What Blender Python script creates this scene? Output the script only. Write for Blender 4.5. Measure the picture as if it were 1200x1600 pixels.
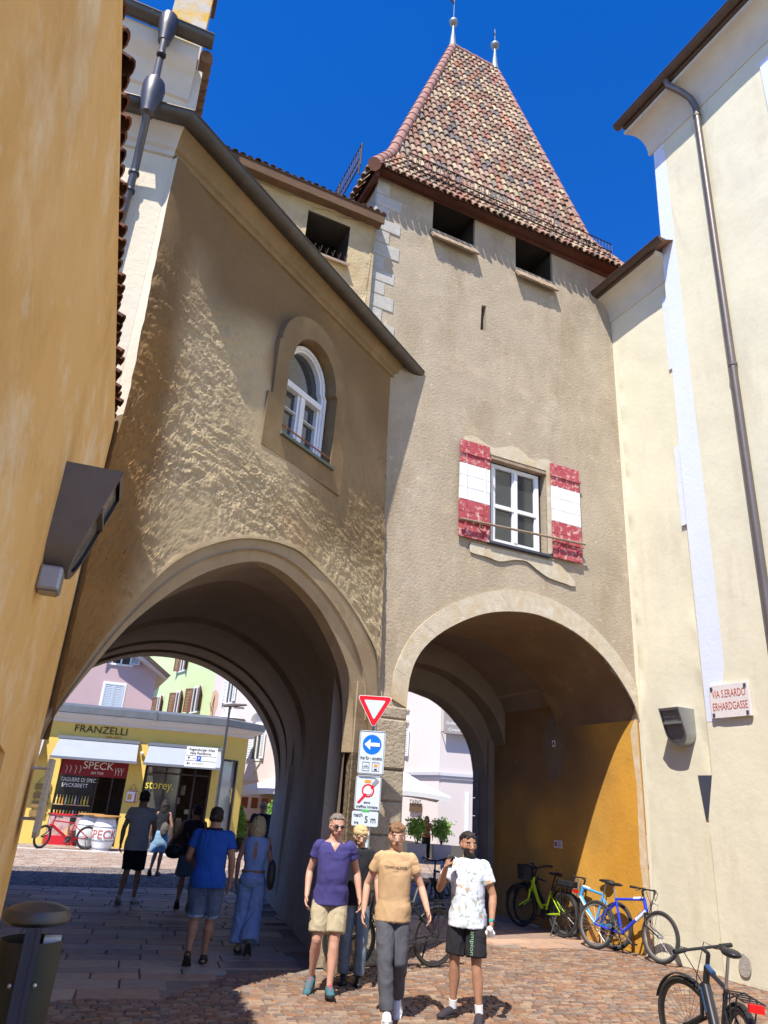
import bpy, bmesh, math, random
from math import sin, cos, pi, radians, tan, atan2, hypot, sqrt
from mathutils import Vector, Matrix, noise
from mathutils.geometry import delaunay_2d_cdt
random.seed(7)
for o in list(bpy.data.objects): bpy.data.objects.remove(o)
SC=bpy.context.scene; COL=SC.collection
V=Vector
# ---------------------------------------------------------------- camera
CAM_H=1.88; F=1120.0
roll=math.atan2(185,2735); pitch=math.atan2(F*F/hypot(185,2735),F)
fw=V((0,cos(pitch),sin(pitch))); up0=V((0,-sin(pitch),cos(pitch))); rt0=V((1,0,0))
upv=cos(roll)*up0-sin(roll)*rt0; rtv=cos(roll)*rt0+sin(roll)*up0
cd=bpy.data.cameras.new('camera'); cam=bpy.data.objects.new('camera',cd); COL.objects.link(cam)
cam.matrix_world=Matrix(((rtv.x,upv.x,-fw.x,0),(rtv.y,upv.y,-fw.y,0),(rtv.z,upv.z,-fw.z,CAM_H),(0,0,0,1)))
cd.sensor_fit='VERTICAL'; cd.sensor_height=24; cd.sensor_width=18; cd.lens=F/1600*24
cd.clip_start=.05; cd.clip_end=2000; SC.camera=cam
# ---------------------------------------------------------------- sky and sun
SUN_AZ=22.8; SUN_EL=57.0      # azimuth the light travels towards (from +Y to +X), elevation
w=bpy.data.worlds.new('World'); SC.world=w; w.use_nodes=True
nt=w.node_tree; nt.nodes.clear()
sk=nt.nodes.new('ShaderNodeTexSky'); sk.sky_type='NISHITA'; sk.sun_disc=False
sk.sun_elevation=radians(SUN_EL); sk.sun_rotation=radians(180+SUN_AZ)
sk.altitude=1500; sk.air_density=1.0; sk.dust_density=.15; sk.ozone_density=4.0
hs=nt.nodes.new('ShaderNodeHueSaturation'); hs.inputs['Saturation'].default_value=1.34; hs.inputs['Value'].default_value=.92; hs.inputs['Hue'].default_value=.515
bg=nt.nodes.new('ShaderNodeBackground'); bg.inputs['Strength'].default_value=.15
wo=nt.nodes.new('ShaderNodeOutputWorld')
nt.links.new(sk.outputs[0],hs.inputs['Color']); nt.links.new(hs.outputs[0],bg.inputs[0]); nt.links.new(bg.outputs[0],wo.inputs[0])
sl=bpy.data.lights.new('sun','SUN'); sl.energy=3.9; sl.angle=radians(.5); sl.color=(1,.95,.86)
so=bpy.data.objects.new('sun',sl); COL.objects.link(so)
Ld=V((sin(radians(SUN_AZ))*cos(radians(SUN_EL)),cos(radians(SUN_AZ))*cos(radians(SUN_EL)),-sin(radians(SUN_EL))))
so.rotation_euler=Ld.to_track_quat('-Z','Y').to_euler(); so.location=(-8,-18,40)
SC.view_settings.view_transform='Standard'; SC.view_settings.look='None'; SC.view_settings.gamma=1
SC.view_settings.use_curve_mapping=False; SC.view_settings.exposure=1.0
SC.render.engine='CYCLES'; SC.cycles.max_bounces=7; SC.cycles.diffuse_bounces=5; SC.cycles.glossy_bounces=3
# ---------------------------------------------------------------- helpers
def FR(x,y,a,z=0):
    a=radians(a); return Matrix(((sin(a),-cos(a),0,x),(cos(a),sin(a),0,y),(0,0,1,z),(0,0,0,1)))
def azv(a): a=radians(a); return V((sin(a),cos(a),0))
class MB:
    def __init__(s): s.v=[]; s.f=[]; s.c=[]; s.m=[]; s.M=Matrix(); s.col=None; s.mi=0
    def add(s,vs,fs):
        b=len(s.v); M=s.M
        s.v+=[tuple(M@V(p)) for p in vs]
        for f in fs: s.f.append(tuple(b+i for i in f)); s.c.append(s.col); s.m.append(s.mi)
        return s
    def box(s,x0,x1,y0,y1,z0,z1):
        return s.add([(x0,y0,z0),(x1,y0,z0),(x1,y1,z0),(x0,y1,z0),(x0,y0,z1),(x1,y0,z1),(x1,y1,z1),(x0,y1,z1)],
          [(0,3,2,1),(4,5,6,7),(0,1,5,4),(1,2,6,5),(2,3,7,6),(3,0,4,7)])
    def bbox(s,x0,x1,y0,y1,z0,z1,b=.01):
        # chamfered front box (front at y0)
        vs=[(x0,y1,z0),(x1,y1,z0),(x1,y1,z1),(x0,y1,z1),(x0,y0+b,z0),(x1,y0+b,z0),(x1,y0+b,z1),(x0,y0+b,z1),
            (x0+b,y0,z0+b),(x1-b,y0,z0+b),(x1-b,y0,z1-b),(x0+b,y0,z1-b)]
        return s.add(vs,[(0,3,2,1),(0,1,5,4),(1,2,6,5),(2,3,7,6),(3,0,4,7),(4,5,9,8),(5,6,10,9),(6,7,11,10),(7,4,8,11),(8,9,10,11)])
    def prism(s,poly,ax,d0,d1):
        # poly 2d; ax 'y': poly in xz, 'x': poly in yz, 'z': poly in xy
        n=len(poly)
        def p(q,d): return (q[0],d,q[1]) if ax=='y' else ((d,q[0],q[1]) if ax=='x' else (q[0],q[1],d))
        vs=[p(q,d0) for q in poly]+[p(q,d1) for q in poly]
        fs=[tuple(range(n)),tuple(range(2*n-1,n-1,-1))]+[(i,i+n,(i+1)%n+n,(i+1)%n) for i in range(n)]
        return s.add(vs,fs)
    def tube(s,pts,r,n=8,cap=True,sx=1,up=None):
        pts=[V(p) for p in pts]; k=len(pts)
        rs=r if isinstance(r,(list,tuple)) else [r]*k
        vs=[];fs=[]; prev=None
        for i,p in enumerate(pts):
            t=(pts[min(i+1,k-1)]-pts[max(i-1,0)])
            if t.length<1e-9: t=V((0,0,1))
            t.normalize()
            if prev is None:
                a=V(up) if up else (V((0,0,1)) if abs(t.z)<.9 else V((1,0,0)))
                u=(a-t*a.dot(t)).normalized()
            else: u=(prev-t*prev.dot(t)).normalized()
            prev=u; q=t.cross(u)
            for j in range(n):
                an=2*pi*j/n; vs.append(p+(u*cos(an)*sx+q*sin(an))*rs[i])
        for i in range(k-1):
            for j in range(n):
                a=i*n+j; b=i*n+(j+1)%n; fs.append((a,b,b+n,a+n))
        if cap: fs.append(tuple(range(n-1,-1,-1))); fs.append(tuple(range((k-1)*n,k*n)))
        return s.add(vs,fs)
    def ell(s,c,r,nu=12,nv=8,R=None):
        vs=[];fs=[];c=V(c)
        for i in range(nv+1):
            th=pi*i/nv
            for j in range(nu):
                ph=2*pi*j/nu; p=V((sin(th)*cos(ph)*r[0],sin(th)*sin(ph)*r[1],cos(th)*r[2]))
                if R: p=R@p
                vs.append(c+p)
        for i in range(nv):
            for j in range(nu):
                a=i*nu+j;b=i*nu+(j+1)%nu; fs.append((a,a+nu,b+nu,b))
        return s.add(vs,fs)
    def lathe(s,prof,n=24,c=(0,0,0),cap=True):
        vs=[];fs=[]
        for r,z in prof:
            for j in range(n): a=2*pi*j/n; vs.append((c[0]+r*cos(a),c[1]+r*sin(a),c[2]+z))
        k=len(prof)
        for i in range(k-1):
            for j in range(n):
                a=i*n+j;b=i*n+(j+1)%n; fs.append((a,b,b+n,a+n))
        if cap: fs.append(tuple(range(n-1,-1,-1))); fs.append(tuple(range((k-1)*n,k*n)))
        return s.add(vs,fs)
    def grid(s,rows):
        n=len(rows[0]); vs=[p for r in rows for p in r]; fs=[]
        for i in range(len(rows)-1):
            for j in range(n-1):
                a=i*n+j; fs.append((a,a+1,a+1+n,a+n))
        return s.add(vs,fs)
    def holed(s,outer,holes,y=0,fn=None,extra=None):
        # planar xz sheet at y with holes, facing -y
        pts=[];edges=[]
        for lp in [outer]+holes:
            b=len(pts); pts+=[V(p) for p in lp]; n=len(lp); edges+=[(b+i,b+(i+1)%n) for i in range(n)]
        if extra:
            for p in extra: pts.append(V(p))
        r=delaunay_2d_cdt(pts,edges,[],0,1e-5)
        vv=r[0]
        def ins(p,lp):
            c=False;n=len(lp);j=n-1
            for i in range(n):
                if (lp[i][1]>p[1])!=(lp[j][1]>p[1]) and p[0]<(lp[j][0]-lp[i][0])*(p[1]-lp[i][1])/(lp[j][1]-lp[i][1])+lp[i][0]: c=not c
                j=i
            return c
        fs=[]
        for f in r[2]:
            c=sum((vv[i] for i in f),V((0,0)))/len(f)
            if ins(c,outer) and not any(ins(c,h) for h in holes):
                a,b,d=vv[f[0]],vv[f[1]],vv[f[2]]
                cr=(b-a).cross(d-a) if hasattr((b-a),'cross') else 0
                fs.append(tuple(f) if cr>0 else tuple(reversed(f)))
        return s.add([(p.x,(y if fn is None else fn(p.x,p.y)),p.y) for p in vv],fs)
    def loopwall(s,lp,y0,y1,closed=True):
        n=len(lp); vs=[(p[0],y0,p[1]) for p in lp]+[(p[0],y1,p[1]) for p in lp]
        return s.add(vs,[(i,(i+1)%n,(i+1)%n+n,i+n) for i in range(n if closed else n-1)])
    def build(s,name,mat,parent=None,smooth=False,bevel=0,mats=None,M=None,recalc=True):
        me=bpy.data.meshes.new(name); me.from_pydata(s.v,[],s.f); me.validate(); 
        if any(c is not None for c in s.c) and len(me.polygons)==len(s.c):
            at=me.attributes.new('Col','FLOAT_COLOR','FACE')
            for i,c in enumerate(s.c): at.data[i].color=(*(c or (.5,.5,.5)),1)
        for m in (mats or [mat]): me.materials.append(m)
        if mats and len(me.polygons)==len(s.m): me.polygons.foreach_set('material_index',s.m)
        if recalc:
            bm=bmesh.new(); bm.from_mesh(me); bmesh.ops.recalc_face_normals(bm,faces=bm.faces); bm.to_mesh(me); bm.free()
        if smooth:
            me.shade_smooth()
            try: me.set_sharp_from_angle(angle=radians(smooth if smooth>2 else 40))
            except Exception: pass
        o=bpy.data.objects.new(name,me); COL.objects.link(o)
        if parent is not None: o.parent=parent
        if M is not None: o.matrix_world=M
        if bevel:
            b=o.modifiers.new('bevel','BEVEL'); b.width=bevel; b.segments=2; b.limit_method='ANGLE'
        return o
def tag(o,label=None,cat=None,group=None,kind=None):
    if label: o['label']=label
    if cat: o['category']=cat
    if group: o['group']=group
    if kind: o['kind']=kind
    return o
def thing(name,label,cat,M=None,group=None):
    o=bpy.data.objects.new(name,None); COL.objects.link(o); o.empty_display_size=.2
    if M is not None: o.matrix_world=M
    return tag(o,label,cat,group)
def copy_tree(o,parent=None):
    c=o.copy(); COL.objects.link(c); c.parent=parent
    for ch in [x for x in bpy.data.objects if x.parent==o]: copy_tree(ch,c)
    return c
# ---------------------------------------------------------------- materials
def lin(r,g,b):
    f=lambda c:(c/255/12.92) if c/255<=.04045 else ((c/255+.055)/1.055)**2.4
    return (f(r),f(g),f(b))
MATS={}
def mat(name,base,base2=None,sc=3,rough=.85,bump=0,bsc=40,metal=0,layers=(),attr=False,bdist=.02,detail=6,spec=.3,stretch=(1,1,1),alpha=None,trans=0,ior=1.45,emit=None,dirt=0):
    if name in MATS: return MATS[name]
    m=bpy.data.materials.new(name); m.use_nodes=True; MATS[name]=m
    nt=m.node_tree; N=nt.nodes; L=nt.links; N.clear()
    out=N.new('ShaderNodeOutputMaterial'); p=N.new('ShaderNodeBsdfPrincipled'); L.new(p.outputs[0],out.inputs[0])
    tc=N.new('ShaderNodeTexCoord')
    def mp(st):
        q=N.new('ShaderNodeMapping'); q.inputs['Scale'].default_value=st; L.new(tc.outputs['Object'],q.inputs[0]); return q
    def nz(scale,det,st=(1,1,1),rg=.6):
        n=N.new('ShaderNodeTexNoise'); n.inputs['Scale'].default_value=scale; n.inputs['Detail'].default_value=det; n.inputs['Roughness'].default_value=rg
        L.new(mp(st).outputs[0],n.inputs['Vector']); return n
    def mix(fac,a,b,mode='MIX'):
        x=N.new('ShaderNodeMix'); x.data_type='RGBA'; x.blend_type=mode
        if hasattr(fac,'links'): L.new(fac,x.inputs[0])
        else: x.inputs[0].default_value=fac
        for s,i in ((a,6),(b,7)):
            if isinstance(s,tuple): x.inputs[i].default_value=(*s,1)
            else: L.new(s,x.inputs[i])
        return x.outputs[2]
    def ramp(src,lo,hi,v0=0,v1=1):
        r=N.new('ShaderNodeMapRange'); L.new(src,r.inputs[0]); r.inputs[1].default_value=lo; r.inputs[2].default_value=hi; r.inputs[3].default_value=v0; r.inputs[4].default_value=v1; r.clamp=True; return r.outputs[0]
    if attr:
        a=N.new('ShaderNodeAttribute'); a.attribute_name='Col'; c=a.outputs['Color']
        if base2:
            n=nz(sc,detail); k=ramp(n.outputs[0],.25,.75); c=mix(1,c,mix(k,base,base2),'MULTIPLY')
    else:
        c=tuple(base)
        if base2: n=nz(sc,detail,stretch); c=mix(ramp(n.outputs[0],.3,.7),tuple(base),tuple(base2))
    for l in layers:
        # colour, scale, lo, hi, strength, stretch
        n=nz(l[1],8,l[5] if len(l)>5 else (1,1,1),.7); k=ramp(n.outputs[0],l[2],l[3],0,l[4]); c=mix(k,c,tuple(l[0]))
    if isinstance(c,tuple): p.inputs['Base Color'].default_value=(*c,1)
    else: L.new(c,p.inputs['Base Color'])
    p.inputs['Roughness'].default_value=rough; p.inputs['Metallic'].default_value=metal; p.inputs['Specular IOR Level'].default_value=spec
    if bump:
        n=nz(bsc,10,stretch,.65); b=N.new('ShaderNodeBump'); b.inputs['Strength'].default_value=bump; b.inputs['Distance'].default_value=bdist
        L.new(n.outputs[0],b.inputs['Height']); L.new(b.outputs[0],p.inputs['Normal'])
    if trans: p.inputs['Transmission Weight'].default_value=trans; p.inputs['IOR'].default_value=ior
    if emit: p.inputs['Emission Color'].default_value=(*emit[0],1); p.inputs['Emission Strength'].default_value=emit[1]
    return m
M_tower=mat('grey_beige_render',(.44,.365,.265),(.355,.29,.205),1.2,.92,.55,22,bdist=.03,layers=[((.27,.195,.11),1.1,.50,.70,.65,(1,1,.35)),((.66,.56,.40),6,.60,.68,.65),((.33,.26,.17),.7,.5,.66,.45,(1,1,.25)),((.50,.40,.27),2.2,.52,.66,.5),((.22,.18,.14),34,.66,.70,.45),((.56,.49,.38),.8,.55,.7,.5,(1,1,.6))])
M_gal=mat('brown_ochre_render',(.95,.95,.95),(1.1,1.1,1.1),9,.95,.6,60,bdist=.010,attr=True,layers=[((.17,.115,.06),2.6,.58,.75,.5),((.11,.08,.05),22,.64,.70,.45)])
M_galsmooth=mat('brown_smooth_render',(.25,.17,.088),(.205,.138,.066),2.2,.92,.3,25,bdist=.008,layers=[((.42,.29,.13),1.2,.5,.7,.45),((.2,.14,.08),3,.58,.72,.4)])
M_cream=mat('cream_render',(.72,.67,.50),(.68,.63,.465),.9,.9,.25,5,bdist=.03,layers=[((.55,.47,.33),1.9,.54,.7,.5,(1,1,.22)),((.50,.47,.38),.8,.52,.7,.35,(1,1,.5)),((.72,.69,.56),3.3,.6,.7,.4),((.36,.32,.25),30,.70,.73,.5),((.52,.50,.41),.7,.5,.75,.4),((.44,.41,.33),9,.66,.72,.35)])
M_cream2=mat('cream_render_side',(.70,.62,.47),(.64,.56,.42),1.5,.9,.35,12,bdist=.03)
M_cornice=mat('white_cornice_paint',(.64,.59,.50),(.56,.51,.43),2.5,.85,.15,12,layers=[((.5,.42,.3),6,.6,.75,.35)])
M_yellow=mat('yellow_ochre_render',(.78,.47,.155),(.84,.56,.24),1.6,.9,.75,26,bdist=.014,stretch=(.6,1,.7),layers=[((.88,.74,.50),3.0,.52,.64,.75,(.3,1,.34)),((.62,.35,.10),1.5,.5,.66,.7,(.5,1,.5)),((.80,.66,.45),9,.58,.66,.45,(.3,1,.5)),((.35,.22,.09),26,.66,.70,.6),((.30,.17,.06),60,.68,.72,.6)])
M_orange=mat('orange_passage_render',(.85,.85,.85),(1.15,1.15,1.15),1.5,.9,.35,14,bdist=.02,attr=True,layers=[((.30,.15,.04),2.0,.58,.72,.5),((.6,.5,.33),7,.65,.7,.6),((.16,.09,.04),16,.66,.7,.5)])
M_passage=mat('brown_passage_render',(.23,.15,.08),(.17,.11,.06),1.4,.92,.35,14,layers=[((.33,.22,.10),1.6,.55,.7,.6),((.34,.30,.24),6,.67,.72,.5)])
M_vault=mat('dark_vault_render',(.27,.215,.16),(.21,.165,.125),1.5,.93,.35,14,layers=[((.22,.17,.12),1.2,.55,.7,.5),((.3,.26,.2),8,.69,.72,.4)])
M_vaultA=mat('passage_lining',(.85,.85,.85),(1.15,1.15,1.15),1.5,.93,.4,12,attr=True,layers=[((.30,.27,.24),8,.68,.72,.4),((.13,.11,.09),2.2,.56,.72,.4)])
M_greypass=mat('grey_passage_render',(.34,.33,.32),(.24,.23,.225),1.3,.93,.35,12,layers=[((.17,.15,.14),1.5,.5,.65,.6),((.5,.49,.48),1.1,.6,.75,.4)])
M_stone=mat('granite_arch_stone',(.50,.42,.29),(.60,.53,.41),8,.9,.8,60,bdist=.015,layers=[((.50,.33,.13),2.3,.5,.66,.6),((.30,.27,.22),40,.58,.64,.5),((.68,.64,.55),4,.58,.66,.5)])
M_granite=mat('pale_granite',(.47,.45,.40),(.38,.36,.32),20,.9,.6,70,bdist=.01,layers=[((.25,.24,.23),60,.6,.64,.55),((.7,.68,.64),3,.5,.7,.4)])
M_rough=mat('rough_pier_stone',(.44,.37,.27),(.34,.28,.20),5,.95,1.0,18,bdist=.04,layers=[((.22,.17,.11),3,.52,.7,.6),((.55,.48,.36),9,.6,.68,.5)])
M_gutter=mat('dark_zinc_gutter',(.085,.075,.065),(.12,.105,.09),3,.45,.1,20,metal=.6)
M_brown=mat('brown_painted_metal',(.09,.06,.045),(.12,.08,.06),4,.5,.08,20,metal=.3)
M_pipe=mat('lead_grey_pipe',(.085,.08,.085),(.12,.115,.12),3,.42,.08,12,metal=.65)
M_pipeb=mat('bronze_downpipe',(.15,.125,.11),(.19,.16,.14),2,.4,.08,12,metal=.5)
M_wood=mat('dark_eave_wood',(.10,.055,.03),(.15,.085,.045),4,.85,.4,20,stretch=(1,1,6))
M_redwood=mat('red_brown_eave_board',(.20,.065,.035),(.15,.05,.03),4,.75,.2,20)
M_tile=mat('clay_roof_tiles',(.8,.8,.8),(1.05,1.05,1.05),9,.9,.5,45,attr=True,layers=[((.12,.10,.085),5,.54,.70,.6),((.07,.065,.055),40,.62,.68,.6),((.45,.40,.22),14,.68,.72,.5)])
M_ridge=mat('pink_hip_tiles',(.40,.21,.165),(.30,.16,.13),5,.85,.3,30)
M_black=mat('black_opening',(.012,.010,.009),rough=1,spec=0)
M_dark=mat('dark_interior',(.03,.026,.022),(.05,.042,.035),2,.95)
M_iron=mat('black_iron',(.03,.022,.02),(.06,.035,.025),8,.6,metal=.4)
M_rust=mat('rusty_iron',(.33,.13,.05),(.22,.08,.035),12,.8,.3,40)
M_white=mat('white_paint',(.80,.80,.79),(.74,.74,.73),4,.55,.1,30)
M_wframe=mat('white_window_paint',(.78,.79,.80),(.70,.70,.70),5,.5,.1,30,layers=[((.55,.50,.42),9,.64,.7,.4)])
M_shred=mat('faded_red_shutter_paint',(.36,.05,.065),(.42,.09,.10),5,.85,.4,30,layers=[((.70,.50,.44),11,.53,.62,.8),((.68,.45,.42),4,.56,.7,.5)])
M_shwhite=mat('faded_white_shutter_paint',(.78,.78,.79),(.70,.70,.71),5,.8,.4,30,layers=[((.5,.45,.4),16,.66,.7,.5)])
M_oldwood=mat('weathered_wood',(.36,.27,.19),(.26,.19,.13),6,.9,.5,30,layers=[((.15,.10,.07),12,.58,.68,.6)])
M_glass=mat('window_glass',(.03,.035,.04),(.045,.05,.055),1.5,.06,spec=.9)
M_steel=mat('brushed_steel_lamp',(.135,.115,.10),(.19,.165,.145),2.5,.55,.08,10,metal=.35,layers=[((.20,.15,.09),2,.5,.7,.5)])
M_alu=mat('pale_aluminium',(.42,.43,.44),(.36,.37,.37),4,.4,.06,20,metal=.7)
M_lampglass=mat('lamp_lens',(.14,.13,.125),(.2,.19,.18),9,.25,spec=.6)
M_blue=mat('pale_blue_stripe_paint',(.68,.72,.86),(.64,.68,.82),2,.9,.25,14)
M_slate=mat('dark_slate_metal',(.05,.055,.08),(.06,.065,.09),3,.6)
M_marble=mat('pale_marble_plate',(.72,.66,.63),(.66,.60,.57),5,.6,.1,30)
M_redtxt=mat('worn_red_lettering',(.42,.10,.07),rough=.8)
M_asph=mat('mortar_joint',(.27,.23,.20),(.21,.18,.155),6,.95,.4,60)
M_setts=mat('porphyry_setts',(.58,.60,.61),(.84,.87,.87),14,.72,.55,55,attr=True,bdist=.012)
M_slabs=mat('grey_porphyry_slabs',(.95,.9,.88),(1.3,1.25,1.2),7,.6,.45,40,attr=True,bdist=.01)
M_leaf=mat('glossy_green_leaves',(.13,.26,.035),(.24,.40,.07),6,.45)
M_leaf2=mat('bright_green_conifer',(.16,.32,.05),(.22,.40,.08),6,.6)
M_bark=mat('brown_bark',(.14,.09,.05),rough=.95)
M_tyre=mat('black_rubber',(.028,.027,.026),(.045,.043,.04),20,.8)
M_chrome=mat('bright_metal',(.55,.55,.55),rough=.28,metal=.9)
M_blk=mat('black_satin_plastic',(.022,.022,.024),rough=.4)
M_skin=mat('skin',(.47,.265,.175),(.56,.33,.225),14,.62,.2,90,bdist=.004)
M_skint=mat('tanned_skin',(.34,.17,.10),(.42,.22,.13),14,.62,.2,90,bdist=.004)
M_eye=mat('dark_eye',(.03,.02,.015),rough=.3)
M_lip=mat('lips',(.40,.14,.11),rough=.5)
# ================================================================ geometry utilities
def crv(pts,n=40):
    pts=[V(p) for p in pts]; out=[]; k=len(pts)
    for i in range(k-1):
        p0=pts[max(i-1,0)];p1=pts[i];p2=pts[i+1];p3=pts[min(i+2,k-1)]
        m=12
        for j in range(m):
            t=j/m; out.append(.5*((2*p1)+(p2-p0)*t+(2*p0-5*p1+4*p2-p3)*t*t+(3*p1-p0-3*p2+p3)*t**3))
    out.append(pts[-1]); return resamp(out,n)
def resamp(pts,n):
    pts=[V(p) for p in pts]; d=[0]
    for a,b in zip(pts,pts[1:]): d.append(d[-1]+(b-a).length)
    out=[];j=0
    for i in range(n):
        s=d[-1]*i/(n-1)
        while j<len(d)-2 and d[j+1]<s: j+=1
        t=(s-d[j])/max(d[j+1]-d[j],1e-9); out.append(pts[j].lerp(pts[j+1],min(max(t,0),1)))
    return out
def ring(mb,inn,out,y0,y1,cut=None,gap=.004):
    # flat band between two xz polylines, cut into voussoirs
    n=len(inn); cut=cut or [0,n-1]
    for a,b in zip(cut,cut[1:]):
        for i in range(a,b):
            pass
        I=inn[a:b+1];O=out[a:b+1]; m=len(I)
        if gap and a!=0: I=[I[0].lerp(I[1],gap/ max((I[1]-I[0]).length,1e-6))]+I[1:]; O=[O[0].lerp(O[1],gap/max((O[1]-O[0]).length,1e-6))]+O[1:]
        lp=[(p.x,p.y) for p in I]+[(p.x,p.y) for p in reversed(O)]
        vs=[(p.x,y0,p.y) for p in I]+[(p.x,y0,p.y) for p in O]+[(p.x,y1,p.y) for p in I]+[(p.x,y1,p.y) for p in O]
        fs=[]
        for i in range(m-1):
            fs.append((i,i+1,m+i+1,m+i)); fs.append((2*m+i,2*m+i+1,i+1,i)); fs.append((m+i,m+i+1,3*m+i+1,3*m+i))
        fs.append((0,m,3*m,2*m)); fs.append((m-1,2*m-1,4*m-1,3*m-1)); mb.add(vs,fs)
PAL=[lin(186,164,136),lin(180,156,128),lin(172,148,124),lin(165,136,118),lin(158,124,108),lin(172,118,95),lin(158,116,102),lin(146,132,118),lin(118,110,108),lin(190,170,138),lin(150,128,108),lin(170,146,124),lin(155,116,98),lin(172,146,130),lin(140,104,90)]
PALD=[lin(110,70,50),lin(90,60,45),lin(120,85,60),lin(80,62,50),lin(100,90,70)]
def tiled(mb,st,w=.17,l=.3,pal=PAL,seed=1,rise=.05,thin=False):
    rd=random.Random(seed); st=[(V(a),V(b)) for a,b in st]
    X=(st[0][1]-st[0][0]).normalized()
    for k in range(len(st)-1):
        (L0,R0),(L1,R1)=st[k],st[k+1]
        c0=(L0+R0)/2; c1=(L1+R1)/2
        up=((L1-L0)-X*X.dot(L1-L0)); H=up.length; up.normalize(); nrm=X.cross(up).normalized()
        if nrm.z<0: nrm=-nrm
        nr=max(1,round(H/l)); ll=H/nr
        for r in range(nr):
            t=(r+.0)/nr; t2=(r+.5)/nr
            La=L0.lerp(L1,t2);Ra=R0.lerp(R1,t2); x0=X.dot(La-L0);x1=X.dot(Ra-L0)
            j0=math.ceil(x0/w); j1=math.floor(x1/w)
            for j in range(j0,j1+1):
                c=L0+X*(j*w+rd.uniform(-.006,.006))+up*(r*ll-.03+rd.uniform(-.03,.03)+.02*noise.noise(V((j*.3,r*.4,1))))
                col=rd.choice(pal); f=rd.uniform(.85,1.08)*(1+.18*noise.noise(c*.9)); mb.col=tuple(min(1,v*f) for v in col)
                vs=[];n=5; sk=rd.uniform(-.014,.014)
                for e,(q,ra,h) in enumerate(((0,w*.46,rise+rd.uniform(0,.01)),(ll+.06,w*.38,rise*.35))):
                    for i in range(n+1):
                        a=pi*i/n; vs.append(c+X*(cos(a)*ra+sk*e)+nrm*(sin(a)*ra*.95+h-.02)+up*q)
                fs=[(i,i+1,i+n+2,i+n+1) for i in range(n)]
                # front lip thickness
                b=len(vs)
                for i in range(n+1):
                    a=pi*i/n; vs.append(c+X*(cos(a)*w*.36)+nrm*(sin(a)*w*.36*.95+rise-.02)+up*.001)
                fs+=[(b+i,b+i+1,i+1,i) for i in range(n)]
                mb.add(vs,fs)
    mb.col=None
def capline(mb,pts,w=.13,l=.33,seed=3):
    # hip / ridge caps: overlapping half tubes along a 3d line
    pts=resamp(pts,max(2,int(sum((V(b)-V(a)).length for a,b in zip(pts,pts[1:]))/l)+1))
    for a,b in zip(pts,pts[1:]):
        d=(b-a); mb.tube([a-d*.06,b+d*.06],[w*1.08,w*.9],10,cap=True)
def gutter(name,mb,pts,r=.085,n=10):
    # half round trough along points (open upwards), with beads and joints
    pts=[V(p) for p in pts]; k=len(pts); rows=[]
    for i,p in enumerate(pts):
        t=(pts[min(i+1,k-1)]-pts[max(i-1,0)]); t.z=0; t.normalize(); q=V((t.y,-t.x,0))
        sc=1
        if 0<i<k-1:
            t1=(pts[i]-pts[i-1]).normalized(); sc=1/max(.5,abs(t1.dot(t)))
        rows.append([p+q*(cos(pi+pi*j/n)*r*sc)+V((0,0,sin(pi+pi*j/n)*r)) for j in range(n+1)])
    mb.grid(rows); mb.grid([[x+ (p-x)*.12 for x in rr] for rr,p in zip(rows,pts)])
    for side in (0,n): mb.tube([r_[side] for r_ in rows],.013,6)
    mb.add(rows[0]+[],[tuple(range(n+1))]); mb.add(rows[-1],[tuple(range(n+1))])
    L=0
    for a,b in zip(pts,pts[1:]):
        d=b-a; m=int(d.length/1.0); t=d.normalized(); q=V((t.y,-t.x,0)).normalized()
        for i in range(1,m+1):
            c=a+d*(i/(m+1))
            mb.grid([[c+t*s+q*(cos(pi+pi*j/n)*(r+.006))+V((0,0,sin(pi+pi*j/n)*(r+.006))) for j in range(n+1)] for s in (-.018,.018)])
def text(name,body,h,m,parent,loc,rot=(pi/2,0,0),align='CENTER',ext=.004,spacing=1,width=None):
    c=bpy.data.curves.new(name,'FONT'); c.body=body; c.size=h*1.38; c.extrude=ext; c.align_x=align; c.space_character=spacing; c.resolution_u=3
    o=bpy.data.objects.new(name,c); COL.objects.link(o); bpy.context.view_layer.update()
    dg=bpy.context.evaluated_depsgraph_get(); me=bpy.data.meshes.new_from_object(o.evaluated_get(dg))
    bpy.data.objects.remove(o); me.materials.clear(); me.materials.append(m); me.name=name
    o=bpy.data.objects.new(name,me); COL.objects.link(o); o.parent=parent; o.location=loc; o.rotation_euler=rot
    if width:
        xs=[v.co.x for v in me.vertices]; s=width/max(1e-6,(max(xs)-min(xs))); o.scale=(s,1,1)
    return o
def box_obj(name,b,m,parent,bevel=0): return MB().box(*b).build(name,m,parent,bevel=bevel)
T0=V((4.56,12.51,0)); TT=azv(65.4); J=T0+TT*-5.06; GD=azv(32.2); WD=azv(-24.6)
TF=FR(T0.x,T0.y,65.4); GF=FR(J.x,J.y,32.2); WF=FR(T0.x,T0.y,155.4)
C=J-GD*5.0; CF=FR(C.x,C.y,77); YC=J-GD*4.94; YAW=-18.4; YF=FR(YC.x,YC.y,YAW)
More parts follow.
